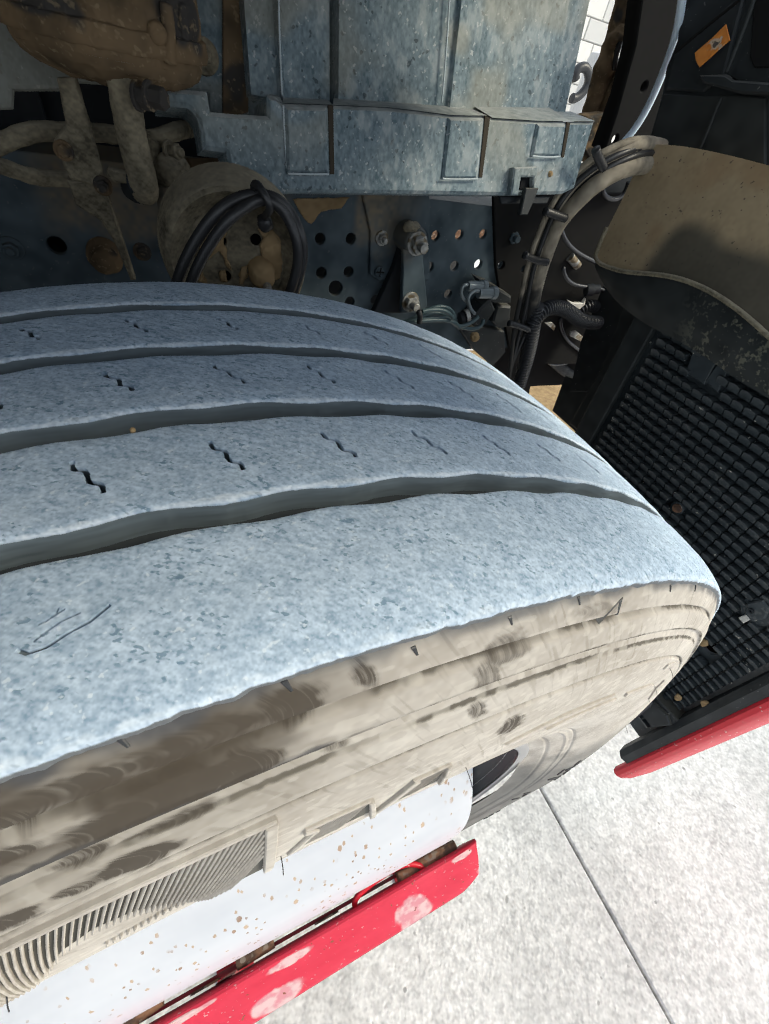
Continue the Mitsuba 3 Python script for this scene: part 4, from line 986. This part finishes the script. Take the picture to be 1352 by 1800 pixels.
obj('edge_strip', slab(FM, Z5([(655, 20), (668, 16), (690, 40), (640, 180), (555, 370), (548, 366), (632, 175), (676, 44)]), .004, .0006, off=.004), 'dark_metal', mt)
obj('rusty_boss', lathe([(.015, 0), (.015, .004), (.008, .006), (0, .006)], FM.hit(*Z5([(780, 200)])[0], .01), [0, 1, 0], 24), 'rust', mt, smooth=30)
obj('coil', corr(ppath(Z5([(700, 760), (760, 720), (830, 715), (890, 760)]), -.43), .0095, .006, .002), 'rubber_corrugated', mt, 40)
obj('claw', lumpy(slab(FY(-.42), Z5([(632, 672), (680, 690), (745, 690), (770, 655), (762, 700), (720, 740), (690, 735), (650, 705)]), .006, .001), .001, 200, edge=.004), 'pale_plastic', mt, smooth=40)
obj('bracket', join(slab(FM, Z5([(445, 848), (500, 842), (528, 872), (515, 908)]), .004, .0006, off=.03), slab(FM, Z5([(648, 920), (690, 910), (770, 975), (740, 1000), (640, 950)]), .004, .0006, off=.03)), 'zinc', mt)
obj('lower_arm', lumpy(tube(ppath(Z5([(420, 1070), (520, 1160), (620, 1240), (720, 1300)]), -.50), .012, 30), .001, 80), 'dark_metal', mt, True)
obj('solenoid', join(lathe([(0, 0), (.016, 0), (.016, .03), (0, .03)], FY(-.5).hit(*Z5([(640, 1090)])[0]), [0.3, 1, .4], 24)), 'dark_metal', mt, smooth=40)
obj('dark_backing', slab(FY(-.49), Z5([(0, 540), (470, 540), (900, 480), (1000, 700), (900, 1450), (640, 1330), (560, 1340), (330, 1350), (290, 1560), (0, 1300)]), .01, .002, off=-.03, holes=[Polygon(FY(-.49).to2(Z5([(-10, 985), (30, 968), (95, 968), (112, 1020), (60, 1068), (10, 1045)]), -.03))]), 'void_black', mt, smooth=30)  # black sheet added to hide the bright ground behind the hoses
tr = thing('opposite_wheel', 'dark wheel on the far side under the truck, seen low between hose and post', 'wheel')
tc = FY(-1.25).hit(968, 655)
obj('tyre', lathe([(.28, -.12), (.42, -.14), (.49, -.12), (.505, -.06), (.505, .06), (.49, .12), (.42, .14), (.28, .12)], [tc[0] - .15, -2.15, GZ + .505], [0, 1, 0], 64), 'rubber_black', tr, smooth=40)

# ------------------------------------------------------------------ fender on the right
fen = thing('rear_fender', 'fender with black scooped spray guard, tan dusty liner and a red edge', 'fender')
FG = FX(-.660, -.09)
poly = [(-.230, -.20), (.188, -.20), (.188, .52), (-.230, .52)]
gh = [Point(*FG.to2([(1243, 645)])[0]).buffer(.017), Point(*FG.to2([(1241, 1141)])[0]).buffer(.012)]
obj('guard_sheet', slab(FG, poly, .006, .001, off=-.010, holes=gh, metric=True), 'tooth_plastic', fen)
obj('guard_margin', slab(FG, [(-.262, -.22), (-.224, -.22), (-.224, .54), (-.262, .54)], .010, .002, off=.004, metric=True), 'skirt_plastic', fen, smooth=30)
obj('hole_box', join(rbox(-.690, FG.hit(1243, 645)[1] - .02, FG.hit(1243, 645)[2] - .02, .02, .14, .14)), 'void_black', fen)  # black boxes added behind the guard holes so that they look dark
obj('hole_box', join(rbox(-.72, FG.hit(1241, 1141)[1], FG.hit(1241, 1141)[2] - .02, .02, .10, .14)), 'void_black', fen)
CY, CZ = .0168, .0148
def scoop():
    """One scoop: a small pad with upright sides, low at its foot and standing proud with a bowed lip at its head, open upwards."""
    us = np.array([-1, -.98, -.55, 0, .55, .98, 1]); vs = np.array([0, .35, .7, 1.0])
    V = np.zeros((len(us), len(vs), 3))
    for i, u in enumerate(us):
        for j, v in enumerate(vs):
            w = .0010 + .0056 * v * (1 - .16 * u * u)
            if abs(u) == 1: w = -.008
            V[i, j] = (u * CY * .445, -CZ * .50 + v * CZ * (.78 - .13 * u * u), w)
    back = V[:, -1].copy(); back[:, 1] -= .0012; back[:, 2] = np.minimum(back[:, 2] - .0010, back[:, 2])
    deep = back.copy(); deep[:, 2] = -.0085
    return join(grid_mesh(V), grid_mesh(np.stack([V[:, -1], back, deep], 1)))
SC = scoop()
scoop_ply = mikit.ply(SC, 'tooth_plastic', 18)
cells = []
gh2 = [g.buffer(.004) for g in gh]
flat = [Polygon(FG.to2([(1222, 610), (1262, 632), (1238, 676), (1205, 655)])), Point(*FG.to2([(1331, 1075)])[0]).buffer(.020), Polygon(FG.to2([(1262, 640), (1285, 640), (1262, 690), (1240, 670)])), Point(*FG.to2([(1190, 893)])[0]).buffer(.010)]
for iy in range(23):
    for iz in range(43):
        y = -.2105 + CY * (iy + .5); z = -.150 + CZ * (iz + .5)
        if y > .18 or z > .47: continue
        if any(g.contains(Point(y, z)) for g in gh2 + flat): continue
        c = FG.world([[y, z, 0]])[0]
        d = c - CAM; px = 676 + FOCAL * (d @ RIGHT) / (d @ FWD); py = 900 + FOCAL * (d @ DOWN) / (d @ FWD)
        edge = np.interp(py, [0, 600, 740, 835, 900, 965, 1030, 1060, 1090, 1130, 1180, 1300], [1100, 1100, 1000, 1100, 1180, 1230, 1270, 1275, 1265, 1230, 1185, 1060])
        vis = px < 1375 and px > edge - 8
        cells.append((0 if vis else 1, float(np.linalg.norm(d)), y, z))
cells.sort()
rest = []
for n_, (vis, dist, y, z) in enumerate(cells):
    M = np.eye(4); M[:3, 0], M[:3, 1], M[:3, 2] = FG.u, FG.v, FG.n; M[:3, 3] = FG.world([[y, z, 0]])[0]
    if n_ < 300:
        k = key_of(fen + '__scoop'); scene[k] = {**scoop_ply, 'to_world': T(M)}
    else:
        m = SC.copy(); m.apply_transform(M); rest.append(m)
obj('smaller_scoops', join(*rest), 'tooth_plastic', fen, smooth=30, kind='stuff')
fb = FG.hit(1331, 1075)
for g in flat:
    obj('flat_pad', slab(FG, list(g.exterior.coords)[:-1], .013, .001, off=.001, metric=True), 'tooth_plastic', fen, smooth=30)
obj('mount_pad', slab(FG, [(1312, 1060), (1340, 1055), (1352, 1070), (1345, 1088), (1322, 1094), (1308, 1080)], .006, .002, off=.006), 'tooth_plastic', fen, smooth=30)
obj('pad_bolt', lathe([(.0035, 0), (.0035, .002), (.0018, .002), (.0016, -.003), (0, -.003)], FG.hit(1321, 1074, .007), FG.n, 18), 'dark_metal', fen, smooth=30)
obj('chipped_corner', slab(FG, [(1297, 1086), (1312, 1080), (1318, 1090), (1306, 1096)], .004, .001, off=.006), 'pale_plastic', fen)
obj('rust_fixing', lathe([(.0075, 0), (.0065, .004), (.003, .005), (0, .005)], FG.hit(1192, 893), FG.n, 20), 'rust', fen, smooth=30)
for px, py in ((1192, 1226), (1240, 1238), (1237, 1130)):
    obj('clay_flake', lumpy(trimesh.creation.icosphere(2, .0055).apply_transform(np.diag([.6, 1, 1.4, 1])).apply_translation(FG.hit(px, py, .005)), .003, 150), 'clay', fen, True)
# outer return of the guard and the painted edge: both run upright, just outboard of the scoops
def upright(pl, z0, z1, mat, name, th=.003, n=40, smooth=30, curve_x=None):
    """A sheet standing upright: plan polyline pl (x, y) from z0 to z1, thickened."""
    pl = np.array(pl); zs_ = np.linspace(z0, z1, n)
    V = np.array([[(x + (curve_x(z) if curve_x else 0), y, z) for x, y in pl] for z in zs_])
    d = np.gradient(pl, axis=0); nn = np.stack([d[:, 1], -d[:, 0]], 1); nn /= np.linalg.norm(nn, axis=1, keepdims=True)
    W = V.copy(); W[..., :2] += nn * th
    e1 = grid_mesh(np.stack([V[:, 0], W[:, 0]], 1)); e2 = grid_mesh(np.stack([V[:, -1], W[:, -1]], 1), flip=True)
    c1 = grid_mesh(np.stack([V[0], W[0]], 1)); c2 = grid_mesh(np.stack([V[-1], W[-1]], 1), flip=True)
    return obj(name, join(grid_mesh(V), grid_mesh(W, flip=True), e1, e2, c1, c2), mat, fen, smooth)
zR = FX(-.65).hit(1085, 1356)[2]
upright([(-.668, .184), (-.650, .188), (-.644, .196), (-.648, .206), (-.66, .212)], -.225, .62, 'black_plastic', 'edge_return')
upright([(-.655, .207), (-.648, .2095), (-.645, .213), (-.646, .218), (-.651, .2235), (-.67, .231), (-.72, .240), (-.85, .250), (-1.1, .255)], -.272, .62, 'red_plain', 'red_skin', .0022)
lowq = [(1080, 1357), (1110, 1358), (1110, 1346), (1085, 1348)]
obj('foot_block', join(slab(FX(-.655), [(1128, 1312), (1136, 1303), (1160, 1292), (1180, 1282), (1192, 1298), (1150, 1322), (1130, 1327)], .02, .002)), 'black_plastic', fen, smooth=30)
obj('corner_bracket', join(slab(FX(-.640), [(1118, 1243), (1140, 1228), (1172, 1258), (1178, 1276), (1145, 1279)], .05, .002), slab(FX(-.646), [(1134, 1232), (1150, 1222), (1192, 1268), (1176, 1277), (1168, 1262)], .03, .002)), 'black_plastic', fen, smooth=30)
obj('strap', lumpy(tube([FX(-.630).hit(*q) for q in Z6([(520, 1190), (440, 1268), (340, 1340), (224, 1432)])], .0058, 40, 10), .0006, 200), 'rubber_corrugated', fen, True)
# tan liner: bulges towards the wheel and rolls over at its lower edge
tanq = np.array([(1140, 254), (1200, 257), (1260, 268), (1352, 291), (1420, 312)], float)
lowe = np.array([(1047, 456), (1085, 474), (1168, 484), (1242, 508), (1300, 545), (1352, 590), (1420, 655)], float)
FT = FX(-.585)
def along(q, n):
    s = np.r_[0, np.cumsum(np.linalg.norm(np.diff(q, axis=0), axis=1))]; t = np.linspace(0, s[-1], n)
    return np.stack([CubicSpline(s, q[:, 0])(t), CubicSpline(s, q[:, 1])(t)], 1)
a_, b_ = along(tanq, 50), along(lowe, 50)
lft = along(np.array([(1140, 254), (1119, 296), (1088, 362), (1054, 434), (1047, 456)], float), 34)
V = np.zeros((50, 34, 3))
for i in range(50):
    f = (1 - i / 49) ** 2
    for j in range(34):
        t = j / 33
        q = a_[i] * (1 - t) + b_[i] * t + f * (lft[j] - (a_[0] * (1 - t) + b_[0] * t))
        V[i, j] = FX(-.585 - 0.010 * (1 - t)).hit(*q)
thk = np.array([-.004, 0, -.001])
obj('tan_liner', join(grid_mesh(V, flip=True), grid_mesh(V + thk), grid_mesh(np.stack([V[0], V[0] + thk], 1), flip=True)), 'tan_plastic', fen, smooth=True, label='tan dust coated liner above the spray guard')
lip = np.vstack([V[0, 24:, :], V[1:, -1, :]])
obj('liner_lip', sweep(curve(lip[::2] + [.002, 0, 0], 120), .0028, 10), 'dust_metal', fen, True)
# dark skirt under the lip
sk_low = along(np.array([(1050, 478), (1095, 540), (1140, 572), (1205, 606), (1280, 655), (1352, 700), (1420, 745)], float), 50)
FS = FX(-.612)
V2 = np.zeros((50, 12, 3))
for i in range(50):
    pa, pb = V[i, -1] + [-.004, 0, .002], FS.hit(*sk_low[i])
    for j in range(12):
        t = j / 11; V2[i, j] = pa * (1 - t) + pb * t + np.array([.006 * math.sin(math.pi * t), 0, 0])
obj('liner_skirt', join(grid_mesh(V2, flip=True), grid_mesh(V2 + [-.004, 0, 0]), grid_mesh(np.stack([V2[:, -1], V2[:, -1] + [-.004, 0, 0]], 1), flip=True)), 'skirt_plastic', fen, smooth=True, label='dark skirt with pale dried splashes under the tan liner')
# inner posts beside the guard
FI = FX(-.70)
obj('inner_post', slab(FX(-.69, -.05), [(1100, 520), (1128, 545), (1030, 770), (1000, 745), (1060, 640)], .02, .003), 'skirt_plastic', fen, smooth=30)
obj('inner_flange', slab(FX(-.71, -.05), [(1125, 540), (1168, 560), (1090, 740), (1062, 800), (1020, 780)], .01, .002), 'black_plastic', fen, smooth=30)
obj('inner_plate', slab(FX(-.74), [(1060, 500), (1104, 530), (1062, 645), (1035, 690), (1000, 690), (1020, 600)], .01, .002), 'black_plastic', fen, smooth=30)
obj('tan_gusset', slab(FX(-.745), [(993, 660), (1037, 684), (1012, 760), (970, 722)], .008, .002, off=.004), 'skirt_plastic', fen, smooth=30)
# upper black liner panels with seams, ribs and the worn sticker
FU = FX(-.650)
obj('upper_liner', slab(FU, [(1262, -420), (1700, -420), (1700, -70), (1430, -70), (1430, 320), (1352, 296), (1260, 272), (1200, 262), (1136, 258), (1152, 205), (1163, 165), (1170, 120), (1190, 70), (1205, -70)], .01, .002), 'black_plastic', fen, smooth=30)  # extended upward out of view to keep the sun off the rail
obj('liner_sheet', slab(FU, [(1167, 164), (1235, 168), (1300, 166), (1345, 172), (1345, 290), (1258, 269), (1200, 258), (1142, 255), (1155, 205)], .004, .0012, off=.004), 'skirt_plastic', fen, smooth=30)
obj('sloping_panel', slab(FU, [(1300, -60), (1290, 0), (1186, 92), (1170, 158), (1235, 162), (1272, 130), (1322, -60)], .006, .002, off=.005), 'black_plastic', fen, smooth=30)
obj('rib', tube([FU.hit(*q, .009) for q in ((1335, -40), (1322, 10), (1300, 70), (1277, 128))], .0022, 20, 8), 'skirt_plastic', fen, True)
obj('rib', tube([FU.hit(*q, .008) for q in ((1268, 172), (1252, 210), (1240, 240), (1230, 262))], .0020, 20, 8), 'skirt_plastic', fen, True)
obj('rib', tube([FU.hit(*q, .008) for q in ((1300, 0), (1250, 40), (1187, 92))], .0016, 20, 8), 'void_black', fen, True)
obj('shelf', slab(FU, [(1228, 132), (1275, 130), (1290, 140), (1430, 150), (1430, 168), (1300, 164), (1235, 146)], .02, .002, off=.014), 'black_plastic', fen, smooth=30)
obj('recess', slab(FU, [(1330, -60), (1430, -60), (1430, 120), (1325, 118), (1318, 100)], .004, .001, off=.003), 'void_black', fen)
obj('sticker', slab(FU, [(1221, 93), (1252, 66), (1276, 42), (1283, 70), (1262, 88), (1246, 103), (1229, 118), (1223, 106)], .0014, .0003, off=.0115), 'sticker', fen, label='worn torn orange sticker')

# ------------------------------------------------------------------ white sheet and red rail beside the tyre
dl = thing('red_steel_rail', 'scuffed red steel rail with white rust-flecked sheet standing against the tyre', 'rail')
yz = np.array([(.085, .035), (.110, 0.0), (.138, -.045), (.158, -.085), (.170, -.125), (.176, -.165), (.178, -.205), (.1765, -.235)])
q = curve(np.column_stack([yz, np.zeros(len(yz))]), 40)[:, :2]
xx = np.linspace(-.262, .62, 90)
V = np.array([[(x, y - .003 * (x + .26) , z) for y, z in q] for x in xx]); V[:2, :, 1] -= .0012; V[0, :, 1] -= .001
W = V + np.array([0, -.003, -.001])
obj('white_sheet', join(grid_mesh(V), grid_mesh(W, flip=True), grid_mesh(np.stack([V[0], W[0]], 1)), grid_mesh(np.stack([V[:, -1], W[:, -1]], 1), flip=True)), 'white_paint', dl, smooth=40, label='white painted sheet flecked with rust')
def bar_at(z, q): return Fr([0, 0, z], [0, 0, 1], [-1, 0, 0]).hit(*q)
# the red beam: a folded profile between the upper edge and the lower edge, tapering to the right end
x_r = -.305
prof_r = [(.1925, -.30), (.194, -.236), (.1965, -.231), (.200, -.2295), (.206, -.232), (.220, -.242), (.233, -.254), (.2425, -.262), (.2448, -.268), (.2435, -.29)]
xx = np.r_[np.linspace(x_r, -.26, 10), np.linspace(-.25, .60, 80)]
V = np.zeros((len(xx), len(prof_r), 3))
for i, x in enumerate(xx):
    e = np.clip((x - x_r) / .05, 0, 1)
    for j, (y, z) in enumerate(prof_r):
        V[i, j] = (x + .012 * (j / 9) * (1 - e), y - .010 * (1 - e) ** 1.5 * (j / 9), z)
W = V + np.array([0, -.0015, -.0022])
obj('red_beam', join(grid_mesh(V, flip=True), grid_mesh(W), grid_mesh(np.stack([V[0], W[0]], 1), flip=True)), 'red_paint', dl, smooth=35, label='red painted beam with pale primer patches')
obj('back_wall', rbox(.15, .1835, -.300, .86, .004, .06), 'red_inner', dl)
for c0, c1 in (((800, 1490), (757, 1508)), ((760, 1508), (700, 1545)), ((480, 1650), (415, 1690)), ((285, 1750), (215, 1800))):
    a, b = bar_at(-.255, c0), bar_at(-.255, c1)
    obj('hinge_sleeve', lumpy(sweep(curve([a, (a + b) / 2, b], 14), .0105, 18), .0006, 160), 'rust', dl, 40)
hp = [(-.27, (748, 1545)), (-.246, (738, 1522)), (-.242, (718, 1519)), (-.242, (680, 1535)), (-.242, (650, 1556)), (-.246, (630, 1574)), (-.27, (632, 1604))]
obj('hoop', tube([bar_at(z, c) for z, c in hp], .0042, 50, 12), 'red_plain', dl, True)
for x in (-.05, .12, .30):
    obj('hinge_plate', rbox(x, .186, -.272, .035, .0025, .03), 'rust', dl)
for x in (-.24, .10, .55):
    obj('foot_leg', rbox(x, .196, (-.30 + GZ) / 2, .022, .012, -.30 - GZ), 'red_inner', dl)
    obj('foot_plate', rbox(x, .20, GZ + .003, .06, .05, .006), 'red_inner', dl)
